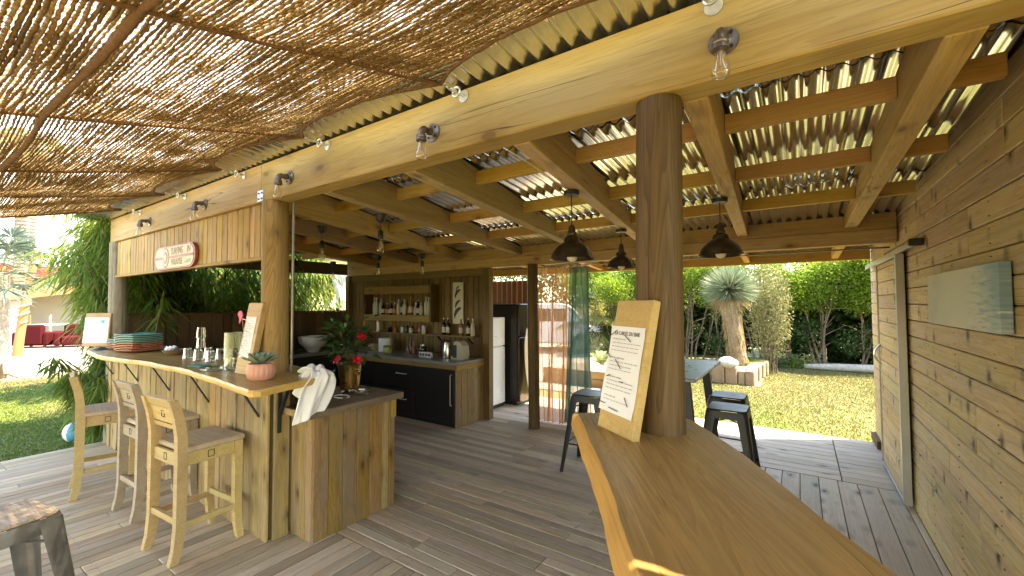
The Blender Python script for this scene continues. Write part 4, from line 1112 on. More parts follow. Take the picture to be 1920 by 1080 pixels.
menu((-0.567, 1.488, 1.181), (.187, -.131, 0), (.058, .083, 0), .214, .49, .034, 'leaning wooden menu board with nailed white sheet before the dark pillar', sheet=(-.015, .93, .135, .79), title='LA CARTE DU BAR',
     nails=((.10, .735, .5, .035), (.52, .70, -.45, .04), (.05, .56, -.55, .03), (.36, .50, -.6, .045), (.13, .40, .35, .022), (.53, .375, .0, .022), (.06, .19, .0, .04), (.42, .165, -.05, .05), (.74, .245, -.75, .032)), rows=17, seed=4)
menu((-3.30, 1.445, 1.153), (1, .04, 0), (.015, .085, 0), .19, .515, .045, 'leaning wooden menu board by the bar post, next to the succulent', sheet=(.10, .80, .22, .80), rows=18, seed=6,
     nails=((.15, .72, .3, .02), (.3, .6, -.3, .03), (.12, .5, .2, .03), (.2, .38, -.4, .03), (.15, .26, .3, .03)))
menu((-6.985, 1.44, 1.153), (.84, .54, 0), (-.03, .035, 0), .31, .40, .03, 'pale menu board with blue tinted sheet at the far left bar end', sheet=(.0, .96, .10, .86), rows=14, seed=8, logo=True)

# ------------------------------------------------------------------ plates
pt = mat_plain('teal_ceramic', (0.07, 0.30, 0.29), .25, 0, .06, 5); pc = mat_plain('coral_ceramic', (0.48, 0.085, 0.04), .28, 0, .06, 5)
rimm = mat_plain('pale_teal_rim', (0.22, 0.46, 0.43), .3); rimc = mat_plain('coral_rim_glint', (0.60, 0.24, 0.15), .3)  # paler rim tone: glaze highlight painted onto the plate edges
def plate_mesh(w, d, mat, nm):
    b = MB(); N = 9; top = []; bot = []
    for i in range(N):
        rt = []; rb = []
        for j in range(N):
            x = (i / (N - 1) - .5) * 2; y = (j / (N - 1) - .5) * 2
            k = max(abs(x), abs(y)); c = (1 - .10 * x * x * y * y)
            z = .004 + .020 * max(0, (k - .5) / .5) ** 1.5 + .006 * x * x * y * y
            rt.append((x * w / 2 * c, y * d / 2 * c, z)); rb.append((x * w / 2 * c, y * d / 2 * c, z - .0055))
        top.append(rt); bot.append(rb)
    b.grid(top); b.grid([list(r) for r in bot])
    rim = [top[i][0] for i in range(N)] + [top[N - 1][j] for j in range(1, N)] + [top[i][N - 1] for i in range(N - 2, -1, -1)] + [top[0][j] for j in range(N - 2, -1, -1)]
    rb = [bot[i][0] for i in range(N)] + [bot[N - 1][j] for j in range(1, N)] + [bot[i][N - 1] for i in range(N - 2, -1, -1)] + [bot[0][j] for j in range(N - 2, -1, -1)]
    b.grid([rim, rb])
    me = bpy.data.meshes.new(nm); me.from_pydata(b.v, [], b.f)
    bm = bmesh.new(); bm.from_mesh(me); bmesh.ops.remove_doubles(bm, verts=bm.verts, dist=1e-5); bmesh.ops.recalc_face_normals(bm, faces=bm.faces); bm.to_mesh(me); bm.free()
    me.shade_smooth(); me.set_sharp_from_angle(angle=math.radians(50)); me.materials.append(mat); me.materials.append(rimm if 'teal' in mat.name else rimc)
    for p in me.polygons:
        if abs(p.normal.z) < .6 and max(abs(p.center.x) / (w / 2), abs(p.center.y) / (d / 2)) > .86: p.material_index = 1
    return me
for (x, y, w, d, rot, nc, nt, who) in ((-5.86, 1.55, .40, .30, .18, 5, 5, 'large'), (-6.33, 1.56, .26, .26, .1, 3, 3, 'small')):
    mc = plate_mesh(w, d, pc, 'plate'); mt = plate_mesh(w, d, pt, 'plate'); z = 1.1545
    for i in range(nc + nt):
        o = link('plate', mc if i < nc else mt); o.location = (x + random.uniform(-.004, .004), y + random.uniform(-.004, .004), z); o.rotation_euler = (0, 0, rot + random.uniform(-.02, .02))
        colr = 'coral red' if i < nc else 'teal'
        kk = i if i < nc else i - nc; top_ = i == nc + nt - 1
        tag(o, (f'topmost {colr} square plate of the {who} stack at the left bar end' if top_ else f'{ORD[kk]} {colr} square plate from below in the {who} stack at the left bar end'), 'plate', f'{colr} plates in the {who} stack')
        z += .0178
dk = thing('dark_cloth', 'crumpled dark cloth beside the small plate stack', 'cloth', (-6.42, 1.38, 1.153))
b = MB(); G = []
for i in range(10):
    G.append([(.09 * (i / 9 - .5) * 2 + .01 * math.sin(j), .06 * (j / 7 - .5) * 2, .004 + .03 * abs(math.sin(i * 1.3 + j * .9)) * math.sin(PI * i / 9) * math.sin(PI * j / 7)) for j in range(8)])
b.grid(G).build('cloth', mat_plain('navy_cloth', (0.04, 0.04, 0.06), .9), dk, 60, world=False)

# ------------------------------------------------------------------ small things on the bar
t = thing('napkin_bowl', 'small brown bowl of folded paper napkins on the bar', 'bowl', (-5.16, 1.64, 1.153))
MB().lathe([(.06, 0), (.075, .01), (.095, .05), (.09, .052), (.07, .015), (.01, .01)], 20).build('bowl', mat_plain('brown_bowl', (0.22, 0.15, 0.09), .5), t, 40, world=False)
for k in range(6):
    a = random.uniform(0, 6.28); b = MB(); x = .05 * math.cos(a); y = .05 * math.sin(a)
    b.grid([[(x - .04, y - .02, .04), (x + .04, y - .02, .05)], [(x - .03, y, .085), (x + .045, y, .078)], [(x - .04, y + .03, .045), (x + .05, y + .02, .05)]]).build('napkin', M['paper'], t, 20, world=False)
def glass(x, y, z, r0, r1, h, label, group, inv=True):
    t = thing('tumbler', label, 'glass', (x, y, z), 0, group); p = [(r1, 0), (r0, h)] if inv else [(r0, 0), (r1, h)]
    k = [(p[0][0] + (p[1][0] - p[0][0]) * i / 5, h * i / 5) for i in range(6)]
    prof = k + ([(p[1][0] * .9, h), (p[1][0] * .9, h - .012), (.004, h - .012)] if inv else [(p[1][0] - .003, h), (p[0][0] - .004, .012), (.004, .012)])
    MB().lathe(prof, 20, cap0=False, cap1=False).build('body', M['glass'], t, 40, world=False)
    MB().lathe([(p[0][0] * 1.03, 0), (p[0][0] * 1.03, .004)], 20).build('rim', M['glass'], t, 40, world=False)
    return t
gx = [(-4.70, 1.60), (-4.47, 1.60), (-4.27, 1.62), (-4.58, 1.72), (-4.38, 1.74)]
for i, (x, y) in enumerate(gx):
    glass(x, y, 1.153, .030, .040, .095, ['upturned clear tumbler at the left front of the cluster on the bar', 'upturned clear tumbler at the middle front of the cluster on the bar', 'upturned clear tumbler at the right of the cluster on the bar', 'upturned clear tumbler at the back of the cluster, below the stacked ones', 'upturned clear tumbler at the right back of the cluster'][i], 'upturned tumblers on the bar')
for i, z in enumerate((1.25, 1.345)):
    glass(-4.58, 1.66, z, .030, .038, .092, 'clear tumbler stacked %s on the cluster of upturned tumblers' % ('lower' if i == 0 else 'topmost'), None)
t = thing('glass_vase', 'tall clear glass cylinder of pale pebbles on the bar', 'vase', (-3.80, 1.60, 1.153))
MB().lathe([(.062, 0), (.062, .27), (.058, .27), (.058, .012), (.004, .012)], 26, cap1=False).build('cylinder', M['glass'], t, 40, world=False)
peb = mat_plain('pebbles', (0.42, 0.42, 0.36), .7, 0, .3, 30)
def blob(c, r, mat, nm, par, sq=.75, seed=0, n=8, m=6):
    rr = random.Random(seed); b = MB(); L = []; ph = rr.uniform(0, 6)
    for i in range(m + 1):
        th = PI * i / m; L.append([(c[0] + r * math.sin(th) * math.cos(2 * PI * k / n) * (1 + .12 * math.sin(2 * k + ph)), c[1] + r * math.sin(th) * math.sin(2 * PI * k / n), c[2] + sq * r * math.cos(th) * (1 + .1 * math.sin(k * 1.7 + ph))) for k in range(n + 1)])
    return b.grid(L).build(nm, mat, par, 60, world=False)
for i in range(16):
    a = random.uniform(0, 6.28); rr_ = random.uniform(0, .036); blob((rr_ * math.cos(a), rr_ * math.sin(a), .025 + i * .0065), .018, peb, 'pebble', t, .75, i, 7, 5)
g2 = glass(-3.62, 1.50, 1.153, .033, .036, .085, 'clear glass beside the pebble vase, right way up', None, False)
t = thing('ashtray', 'low glass ashtray in front of the pebble vase on the bar', 'ashtray', (-3.67, 1.42, 1.153))
MB().lathe([(.04, 0), (.052, .004), (.055, .028), (.046, .028), (.04, .01), (.004, .008)], 18).build('dish', M['glass'], t, 40, world=False); MB().lathe([(.0555, .024), (.0555, .0285)], 18).build('rim', M['glass'], t, 40, world=False)
t = thing('napkin', 'folded teal paper napkin lying on the bar', 'napkin', (-3.98, 1.44, 1.1535), .2)
MB().box(-.085, .085, -.05, .05, 0, .006, .002).build('fold', mat_plain('teal_paper', (0.05, 0.27, 0.25), .8), t, world=False); MB().box(-.08, .07, -.046, .04, .0065, .0125, .002).build('fold', bpy.data.materials['teal_paper'], t, world=False)
t = thing('bottle_opener', 'small white opener lying beside the teal napkin', 'opener', (-3.72, 1.375, 1.1535), .1)
MB().box(-.05, .05, -.009, .009, 0, .006, .002).build('handle', M['white'], t, world=False); MB().tube([(.05 + .012 * math.cos(a), .012 * math.sin(a), .004) for a in [2 * PI * k / 10 for k in range(11)]], .003, 6).build('ring', M['steel'], t, 40, world=False)
t = thing('paper_flower', 'pink paper heart on a thin stick beside the leaning menu board', 'decoration', (-3.50, 1.56, 1.153))
MB().tube([(0, 0, 0), (-.01, 0, .22), (-.06, 0, .385)], .002, 5).build('stick', M['stoolwood'], t, world=False)
pk = mat_plain('pink_card', (0.62, 0.05, 0.16), .6)
extr([(-.13, .42), (-.10, .445), (-.065, .445), (-.045, .41), (-.07, .37), (-.105, .345), (-.10, .385)], -.004, .004).build('heart', pk, t, world=False)
MB().bar((-.05, 0, .385), (.03, 0, .372), .006, .004).build('shaft', M['white'], t, world=False)
# straws
t = thing('straw_holder', 'dark holder of thin straws behind the tumblers', 'straw holder', (-4.30, 1.84, 1.153))
MB().lathe([(.05, 0), (.055, .10), (.05, .1), (.045, .01), (.004, .01)], 16).build('cup', M['fence'], t, 40, world=False)
for k in range(9):
    a = k * .7; MB().tube([(.02 * math.cos(a), .02 * math.sin(a), .012), (.07 * math.cos(a), .05 * math.sin(a), .21)], .003, 5).build('straw', M['redwood'], t, world=False)
# pot with succulent
t = thing('succulent_pot', 'grey green succulent in a pink ribbed pot on the bar corner', 'potted plant', (-2.975, 1.425, 1.153))
b = MB(); L = []
for (r, z) in ((.066, 0), (.078, .012), (.087, .045), (.086, .075), (.078, .10), (.074, .105), (.068, .10), (.066, .085), (.004, .085)):
    L.append([(r * (1 + (.02 if 0.01 < z < .1 and i < 400 else 0) * math.cos(18 * 2 * PI * i / 108)) * math.cos(2 * PI * i / 108), r * (1 + .02 * math.cos(18 * 2 * PI * i / 108)) * math.sin(2 * PI * i / 108), z) for i in range(109)])
b.grid(L).build('pot', mat_plain('pink_pot', (0.60, 0.30, 0.235), .55, 0, .05, 6), t, 60, world=False)
MB().lathe([(.064, .086), (.03, .092), (.004, .093)], 16).build('soil', M['joint'], t, 60, world=False)
sm = mat_plain('succulent_skin', (0.20, 0.30, 0.235), .5, 0, .25, 25)
for k in range(34):
    a = k * 2.39996; ring_ = k / 34; el = 1.35 - 1.15 * ring_; Ln = .045 + .085 * ring_
    d = Vector((math.cos(a) * math.cos(el), math.sin(a) * math.cos(el), math.sin(el))); s_ = Vector((-math.sin(a), math.cos(a), 0)); up = s_.cross(d) * -1
    c0 = Vector((0, 0, .105)) + Vector((math.cos(a), math.sin(a), 0)) * .012 * ring_; b = MB(); G = []
    for (u, w, th) in ((0, .35, .3), (.35, .8, .5), (.7, 1.0, .45), (.9, .6, .25), (1.0, .05, .05)):
        p = c0 + d * Ln * u + Vector((0, 0, .012)) * u * u; ww = .019 * w; tt = .009 * th
        G.append([tuple(p + s_ * ww), tuple(p + up * tt), tuple(p - s_ * ww), tuple(p - up * tt), tuple(p + s_ * ww)])
    b.grid(G).build('leaf', sm, t, 80, world=False)

# ------------------------------------------------------------------ things on the low counter
t = thing('towel', 'white towel draped over the tip of the bar slab', 'towel', (-2.74, 1.72, 1.16))
def cloth(center, N=26, Mm=18):
    b = MB(); G = []
    for i in range(N):
        u = i / (N - 1); row = []
        for j in range(Mm):
            v = j / (Mm - 1) - .5
            # runs over the edge: path param u 0..1 (back hang -> over -> front hang)
            s_ = u * .43
            wv = .020 * math.sin(v * 9 + u * 2.5) + .008 * math.sin(v * 21 + 1 - u * 4) + .004 * math.sin(v * 40 + u * 9)
            if s_ < .10: x = -.10 + s_ ; z = .02 + .03 * math.sin(s_ * 30) + wv * .6
            elif s_ < .17: a = (s_ - .10) / .07 * PI / 2; x = .0 + .045 * math.sin(a); z = .045 - .045 * (1 - math.cos(a)) + wv * .5
            else: x = .047 + wv + .03 * (s_ - .17); z = -(s_ - .17) + .0
            pin = 1 - .55 * math.exp(-((s_ - .10) / .09) ** 2) + (.35 * (s_ - .2) if s_ > .2 else 0)
            row.append((x, v * .27 * pin * (1 - 1.5 * max(0, s_ - .22)) - .02 - .42 * max(0, s_ - .17), z * (1 - .25 * v)))
        G.append(row)
    return b.grid(G)
wt = mat_plain('white_terry', (0.72, 0.72, 0.74), .95, 0, .05, 90, .35)
o = cloth(0).build('hanging_fold', wt, t, 80, world=False)
m_ = o.modifiers.new('thick', 'SOLIDIFY'); m_.thickness = .012; m_2 = o.modifiers.new('sub', 'SUBSURF'); m_2.levels = 1; m_2.render_levels = 2
b = MB(); G = []
for i in range(14):
    u = i / 13; G.append([(-.055 + .10 * (j / 9 - .5) - .06 * u + .006 * math.sin(7 * u + j), -.03 - .13 * (1 - u) * .4 + .02 * math.sin(j * 1.1) + -.10 * u, 0.035 - .24 * u * (.55 + .25 * j / 9) + .014 * math.sin(j * 1.4 + u * 2)) for j in range(10)])
o = b.grid(G).build('hanging_corner', wt, t, 80, world=False); o.modifiers.new('thick', 'SOLIDIFY').thickness = .010; m_2 = o.modifiers.new('sub', 'SUBSURF'); m_2.levels = 1; m_2.render_levels = 2
for k, (x, y, r) in enumerate(((-.095, -.03, .036), (-.03, -.005, .034))):
    blob((x, y, .035), r, wt, 'bunched_fold', t, 1.0, 40 + k, 14, 10)

t = thing('flowering_plant', 'dark leaved plant with red trumpet flowers in a brass bucket', 'potted plant', (-3.12, 2.20, 0.916))
MB().lathe([(.062, .03), (.075, .035), (.085, .12), (.092, .21), (.10, .235), (.102, .24), (.094, .24), (.086, .2), (.01, .19)], 26).build('bucket', mat_plain('brass_bucket', (0.26, 0.155, 0.05), .3, .9, .1, 5), t, 40, world=False)
MB().lathe([(.06, 0), (.065, .006), (.035, .014), (.03, .03), (.06, .034)], 22).build('foot', M['steel'], t, 40, world=False)
for s_ in (-1, 1): MB().tube([(s_ * .095, 0, .19), (s_ * .12, 0, .20), (s_ * .13, 0, .18), (s_ * .12, 0, .16), (s_ * .092, 0, .165)], .008, 8).build('handle', M['steel'], t, 40, world=False)
n = 240
P = rng.normal(size=(n, 3)) * np.array([.085, .085, .10]) + np.array([-.03, 0, .42]); D = P - np.array([0, 0, .28]); D += unit(n) * .12; D[:, 2] *= .5
V, F = leaves(P, D, unit(n) * .6 + np.array([0, 0, 1.0]), rng.uniform(.06, .12, n), rng.uniform(.03, .055, n), droop=.35)
np_mesh('foliage', V, F, mat_leaf('mandevilla_leaf', (0.018, 0.055, 0.014), (0.055, 0.13, 0.03), .25, rough=.3), t, 'stuff')
b = MB()
for k in range(7):
    a = k * .9; b.tube([(0, 0, .18), (.03 * math.cos(a), .03 * math.sin(a), .32), (.10 * math.cos(a), .08 * math.sin(a), .45 + .03 * (k % 3))], .004, 5)
b.tube([(0, 0, .3), (-.10, .05, .55), (-.22, .08, .66)], .0025, 5); b.tube([(0, 0, .3), (.05, .05, .55), (.07, .1, .72)], .0025, 5)
b.build('stem', M['fence'], t, 60, world=False)
rf = mat_leaf('red_petal', (0.42, 0.008, 0.02), (0.60, 0.015, 0.03), .3, rough=.4)
for k, (x, y, z) in enumerate(((.015, -.13, .285), (.15, -.03, .285), (.13, .02, .47))):
    n_ = Vector((x, y - .04, .1)).normalized(); e1 = n_.orthogonal().normalized(); e2 = n_.cross(e1); c0 = Vector((x, y, z)); b = MB()
    for q in range(5):
        a = q * 2 * PI / 5; dd = e1 * math.cos(a) + e2 * math.sin(a); sd_ = e1 * -math.sin(a) + e2 * math.cos(a)
        b.grid([[tuple(c0 - n_ * .02), tuple(c0 - n_ * .02)], [tuple(c0 + dd * .020 + sd_ * .014 + n_ * .006), tuple(c0 + dd * .020 - sd_ * .014 + n_ * .006)], [tuple(c0 + dd * .038 + sd_ * .016), tuple(c0 + dd * .04 - sd_ * .010 - n_ * .004)]])
    b.build('flower', rf, t, 80, world=False)
t = thing('ashtray', 'clear glass ashtray on the low serving counter', 'ashtray', (-2.97, 2.20, 0.916))
MB().lathe([(.05, 0), (.062, .005), (.066, .032), (.054, .032), (.046, .012), (.004, .01)], 20).build('dish', M['glass'], t, 40, world=False)
MB().lathe([(.0665, .027), (.067, .033), (.054, .0335)], 20, cap0=False, cap1=False).build('rim', M['steel'], t, 40, world=False)
tag(MB().tube([(-3.02 + .07 * math.cos(a), 2.06 + .05 * math.sin(a), .918) for a in [2 * PI * k / 18 * 0.9 for k in range(19)]], .003, 6).build('cord_loop', M['white'], None, 60), 'thin white cord loop lying by the brass bucket', 'cord')
t = thing('speaker', 'small black speaker box half hidden behind the white towel', 'speaker', (-3.10, 1.80, 0.916))
MB().box(-.13, .10, -.06, .08, 0, .12, .012).build('box', M['black'], t, world=False); MB().box(-.11, .08, -.063, -.0605, .015, .105, .0).build('grille', M['gunmetal'], t, world=False)

# ------------------------------------------------------------------ curtains
def curtain(x0, x1, y, z0, z1, folds, amp, mat, label, gather=0.0, seed=1, mid=None):
    b = MB(); G = []; rr = random.Random(seed); n = folds * 8
    for i in range(15):
        u = i / 14; z = z1 + (z0 - z1) * u; row = []
        g_ = 1 - gather * math.sin(PI * min(1, u * 1.0)) ** 2 if mid is None else 1 - gather * (1 - u)
        for k in range(n + 1):
            s_ = k / n; x = x0 + (x1 - x0) * (.5 + (s_ - .5) * g_)
            row.append((x + .02 * math.sin(3 * u + k * .3), y + amp * (.5 + .5 * u) * math.sin(2 * PI * folds * s_ + .7 * math.sin(2.2 * u + seed)), z))
        G.append(row)
    t = thing('curtain', label, 'curtain', ((x0 + x1) / 2, y, z1))
    b.grid(G).build('drape', mat, t, 80)
    for k in range(folds): 
        x = x0 + (x1 - x0) * (k + .5) / folds; MB().tube([(x + .016 * math.cos(a), y, z1 + .014 + .016 * math.sin(a)) for a in [2 * PI * q / 10 for q in range(11)]], .003, 5).build('ring', M['steel'], t, 40)
    return t
curtain(-3.12, -2.58, 5.22, .02, 2.13, 7, .06, mat_sheer('orange_sheer', (0.74, 0.47, 0.29), .62), 'sheer orange curtain behind the back post', 0.0, 2)
curtain(-2.63, -2.20, 5.16, .06, 2.13, 4, .07, mat_sheer('teal_sheer', (0.13, 0.25, 0.23), .78), 'sheer teal curtain gathered beside the orange curtain', .35, 3, mid=1)
tag(MB().tube([(-3.7, 5.21, 2.155), (0.7, 5.21, 2.155)], .008, 8).build('curtain_rod', M['iron'], None, 40), 'thin curtain rod under the rear roof', 'curtain rod')

# ------------------------------------------------------------------ print on the shed wall
def _seascape():
    t = NT('beach_print')
    tc = t.node('ShaderNodeTexCoord'); sp = t.node('ShaderNodeSeparateXYZ'); t.link(tc.outputs['Object'], sp.inputs[0])
    n = t.noise(t.coords('Object', (1, 1.2, 5), False), 3, 5, .6)
    y = t.math('ADD', t.math('ADD', sp.outputs[1], t.math('MULTIPLY', sp.outputs[2], -.55)), t.math('MULTIPLY', t.math('SUBTRACT', n, .5), .30))
    base = t.ramp(t.rmap(y, -.58, .58, 0, 1), [(0.0, (0.22, 0.33, 0.36)), (0.10, (0.36, 0.43, 0.42)), (0.2, (0.50, 0.50, 0.42)), (0.62, (0.50, 0.49, 0.38)), (1.0, (0.38, 0.38, 0.31))])
    n2 = t.noise(t.coords('Object', (1, 1.6, 16), False), 4, 5, .6)
    m = t.math('MULTIPLY', t.rmap(n2, .50, .60), t.rmap(sp.outputs[1], -.12, -.40, 0, .85), True)
    base = t.mix(m, base, (0.16, 0.28, 0.32, 1))
    foam = t.math('MULTIPLY', t.rmap(n2, .40, .34), t.rmap(sp.outputs[1], -.05, -.35, 0, .7), True)
    base = t.mix(foam, base, (0.66, 0.68, 0.64, 1))
    sh = t.math('MULTIPLY', t.rmap(t.noise(t.coords('Object', (1, 2, 3), False), 2.2, 4, .6), .48, .62), t.rmap(sp.outputs[1], .1, .45, 0, .45), True)
    base = t.mix(sh, base, (0.26, 0.28, 0.25, 1))
    t.link(base, t.b.inputs['Base Color']); t.b.inputs['Roughness'].default_value = .5
    return t.m
t = thing('canvas_print', 'pale seascape canvas hung on the shed wall', 'picture', (0.695, 3.14, 1.665))
MB().box(-.02, .02, -.58, .58, -.15, .15, .003).build('canvas', _seascape(), t, world=False)
MB().box(.0205, .026, -.5, .5, -.12, .12).build('batten', M['fence'], t, world=False)
# ------------------------------------------------------------------ woven shade net
net_t = thing('shade_net', 'brown coconut fibre shade net stretched down from the front beam', 'shade net', (-2.0, 0.0, 2.4))
HOOK = [-5.95, -4.72, -3.57, -2.46, -1.33, -0.22, 0.90, 2.0]
HA = np.array(HOOK)
def net_edge(x):
    i = np.clip(np.searchsorted(HA, x) - 1, 0, len(HA) - 2); f = np.clip((x - HA[i]) / (HA[i + 1] - HA[i]), 0, 1)
    return 1.41 - 0.215 * np.sin(PI * f) ** .8, f
def net_z(x, y):
    e, f = net_edge(x)
    s_ = np.clip((1.41 - y) / 1.2, 0, 1)
    return 2.655 + .24 * (y - 1.41) + (-.045 * np.sin(PI * f) * s_) + .012 * np.sin(2.3 * x + 1.7 * y) + .008 * np.sin(5.1 * x - 3 * y)
def _net():
    t = NT('coir_yarn')
    ge = t.node('ShaderNodeNewGeometry')
    n = t.noise(t.coords('Object', (1, 1, 1), False), 2.2, 4, .6); n2 = t.noise(t.coords('Object', (1, 1, 1), False), 140, 3, .7)
    a = t.ramp(ge.outputs['Random Per Island'], [(0, (0.25, 0.165, 0.074)), (1, (0.37, 0.255, 0.118))])
    hs = t.node('ShaderNodeHueSaturation'); t.link(a, hs.inputs['Color']); t.link(t.math('ADD', t.rmap(n, .3, .7, .35, .65), t.rmap(n2, .3, .7, .25, .75)), hs.inputs['Value'])
    t.link(hs.outputs[0], t.b.inputs['Base Color']); t.b.inputs['Roughness'].default_value = .9; t.b.inputs['Specular IOR Level'].default_value = .15
    tr = t.node('ShaderNodeBsdfTranslucent'); t.link(hs.outputs[0], tr.inputs['Color'])
    mx = t.node('ShaderNodeMixShader'); mx.inputs[0].default_value = .44
    t.link(t.b.outputs[0], mx.inputs[1]); t.link(tr.outputs[0], mx.inputs[2]); t.link(mx.outputs[0], t.out.inputs['Surface'])
    return t.m
M['net'] = _net()
NG = rng.normal(size=(90, 60)); NG2 = rng.normal(size=(30, 20))
def clump(x, y):
    """slow random thickness of the hand made net"""
    def samp(G, sx, sy):
        u = np.clip((x + 6) / sx, 0, G.shape[0] - 1.01); v = np.clip((y + 2.7) / sy, 0, G.shape[1] - 1.01); i = u.astype(int); j = v.astype(int); fu = u - i; fv = v - j
        return G[i, j] * (1 - fu) * (1 - fv) + G[i + 1, j] * fu * (1 - fv) + G[i, j + 1] * (1 - fu) * fv + G[i + 1, j + 1] * fu * fv
    return .6 * samp(NG, .092, .070) + .7 * samp(NG2, .28, .22)
def yarns_x(pitch, seg, r0):
    """thick dark yarns along the beam, three sided"""
    Vs = []; Fs = []; off = 0
    for k, c in enumerate(np.arange(-2.6, 1.41, pitch)):
        a = np.arange(-5.95, 2.0, seg) + rng.uniform(0, seg); e, _ = net_edge(a); a = a[e > c]; m = len(a)
        if m < 4: continue
        wob = np.convolve(np.pad(rng.normal(size=m), 3, mode='edge'), np.ones(7) / 7, 'valid')
        y = c + .0045 * wob + .0012 * np.sin(PI * a / .020 + k * PI) + rng.normal() * .0008
        cl = clump(a, np.full(m, c)); r = r0 * (1 + .10 * rng.normal(size=m) + .26 * cl).clip(.62, 1.75)
        z = net_z(a, y) + .0012 * np.cos(PI * a / .020 + k * PI) + rng.normal(size=m) * .0006
        ring = []
        for q in range(3):
            an = q * 2 * PI / 3 + .5 * k; ring.append(np.stack([a, y + r * 1.1 * np.cos(an), z + r * .8 * np.sin(an)], 1))
        Vs.append(np.stack(ring, 1).reshape(-1, 3)); ok = np.diff(a) < seg * 1.5; i = (np.arange(m - 1) * 3)[ok] + off
        for q in range(3): q2 = (q + 1) % 3; Fs.append(np.stack([i + q, i + q2, i + 3 + q2, i + 3 + q], 1))
        off += 3 * m
    return np.concatenate(Vs), np.concatenate(Fs)
def yarns_y(pitch, seg, w0):
    """thin cross threads from the beam outwards"""
    Vs = []; Fs = []; off = 0
    for k, c in enumerate(np.arange(-5.95, 2.001, pitch)):
        e, _ = net_edge(np.array([c])); y = np.arange(-2.6, e[0], seg); m = len(y)
        wob = np.convolve(np.pad(rng.normal(size=m), 3, mode='edge'), np.ones(7) / 7, 'valid')
        x = c + .006 * wob + .0025 * np.sin(PI * y / .0133 + k * PI)
        cl = clump(np.full(m, c), y); w = .5 * w0 * (1 + .25 * rng.normal(size=m) + .35 * cl).clip(.45, 2.4)
        z = net_z(x, y) + .003 * np.cos(PI * y / .0133 + k * PI); tl = rng.normal(size=m) * .0015
        Vs.append(np.stack([np.stack([x - w, y, z + tl], 1), np.stack([x + w, y, z - tl], 1)], 1).reshape(-1, 3)); i = np.arange(m - 1) * 2 + off
        Fs.append(np.stack([i, i + 1, i + 3, i + 2], 1)); off += 2 * m
    return np.concatenate(Vs), np.concatenate(Fs)
off_t = np.array(net_t.location)
V, F = yarns_x(.0133, .020, .0051); np_mesh('warp_yarns', V - off_t, F, M['net'], net_t, 'stuff')
V, F = yarns_y(.0185, .0133, .0098); np_mesh('weft_yarns', V - off_t, F, M['net'], net_t, 'stuff')
n = 26000; fx = rng.uniform(-5.95, 1.2, n); fy = rng.uniform(-.2, 1.2, n); P = np.stack([fx, fy, net_z(fx, fy)], 1)
V, F = leaves(P, unit(n) * np.array([1, 1, .5]), unit(n), rng.uniform(.008, .022, n), .0018); np_mesh('loose_fibres', V - off_t, F, M['net'], net_t, 'stuff')
# ragged fringe along the scalloped edge
n = 5200
fx = rng.uniform(-5.95, 2.0, n); fe, _ = net_edge(fx); P = np.stack([fx, fe - rng.uniform(0, .03, n), net_z(fx, fe)], 1)
D = unit(n) * .8 + np.array([0, .5, -.15]); V, F = leaves(P, D, unit(n), rng.uniform(.01, .035, n), .0025)
np_mesh('fringe', V - off_t, F, M['net'], net_t, 'stuff')
rope = mat_plain('coir_rope', (0.17, 0.085, 0.032), .95, 0, .35, 60, .5)
def net_rope(pts, r, name='hem_rope', dz=-.004):
    P = []
    for (x, y) in pts: P.append((x, y, float(net_z(np.array([x]), np.array([y]))[0]) + dz + random.uniform(-.0015, .0015)))
    MB().tube(P, [r * random.uniform(.8, 1.2) for _ in P], 7).build(name, rope, net_t, 60)
for i, x in enumerate(HOOK): net_rope([(x + .004 * math.sin(9 * y_), y_) for y_ in np.arange(1.40, -2.6, -.04)], .010 if 0 < i else .014)
xs = np.arange(-5.95, 2.001, .04)
net_rope([(x, float(net_edge(np.array([x]))[0][0]) - .004) for x in xs], .009)
for yy_ in (.335, -1.0, -2.6): net_rope([(x, yy_ + .004 * math.sin(4 * x)) for x in xs], .011, 'cross_rope', -.008)
# hooks: eye, shackle and link between the net and the beam
for x in HOOK[:-1]:
    if x > 1.5: continue
    t = thing('net_hook', 'galvanised eye bolt holding the net to the beam, %s' % ({-5.95: 'at the far left', -4.72: 'left of centre', -3.57: 'near the steel joint plate', -2.46: 'left of the second lamp', -1.33: 'right of the second lamp', -.22: 'above the nearest lamp', .90: 'at the right end'}[x]), 'hook', (x, 1.56, 2.665), 0, 'eye bolts along the beam')
    y0 = 1.545
    MB().tube([(x, 1.56, 2.655), (x, y0 - .02, 2.655)], .007, 8).build('shank', M['galv'], t, 40)
    MB().tube([(x + .022 * math.cos(a), y0 - .042, 2.655 + .022 * math.sin(a)) for a in [2 * PI * k / 16 for k in range(17)]], .006, 8).build('eye', M['galv'], t, 40)
    MB().lathe([(.03, 0), (.03, .004), (.008, .005)], 18).build('washer', M['galv'], t, 40, world=False).matrix_basis = Matrix.Translation((0, -.001, -.01)) @ Matrix.Rotation(PI / 2, 4, 'X')
    b = MB()
    for q in range(3):
        yc = y0 - .062 - q * .028; pts = [((x + .009 * math.cos(a)) if q % 2 == 0 else x, yc + .019 * math.sin(a), 2.655 + (0 if q % 2 == 0 else .009 * math.cos(a))) for a in [2 * PI * k / 12 for k in range(13)]]
        b.tube(pts, .004, 6)
    b.build('chain_link', M['galv'], t, 40)

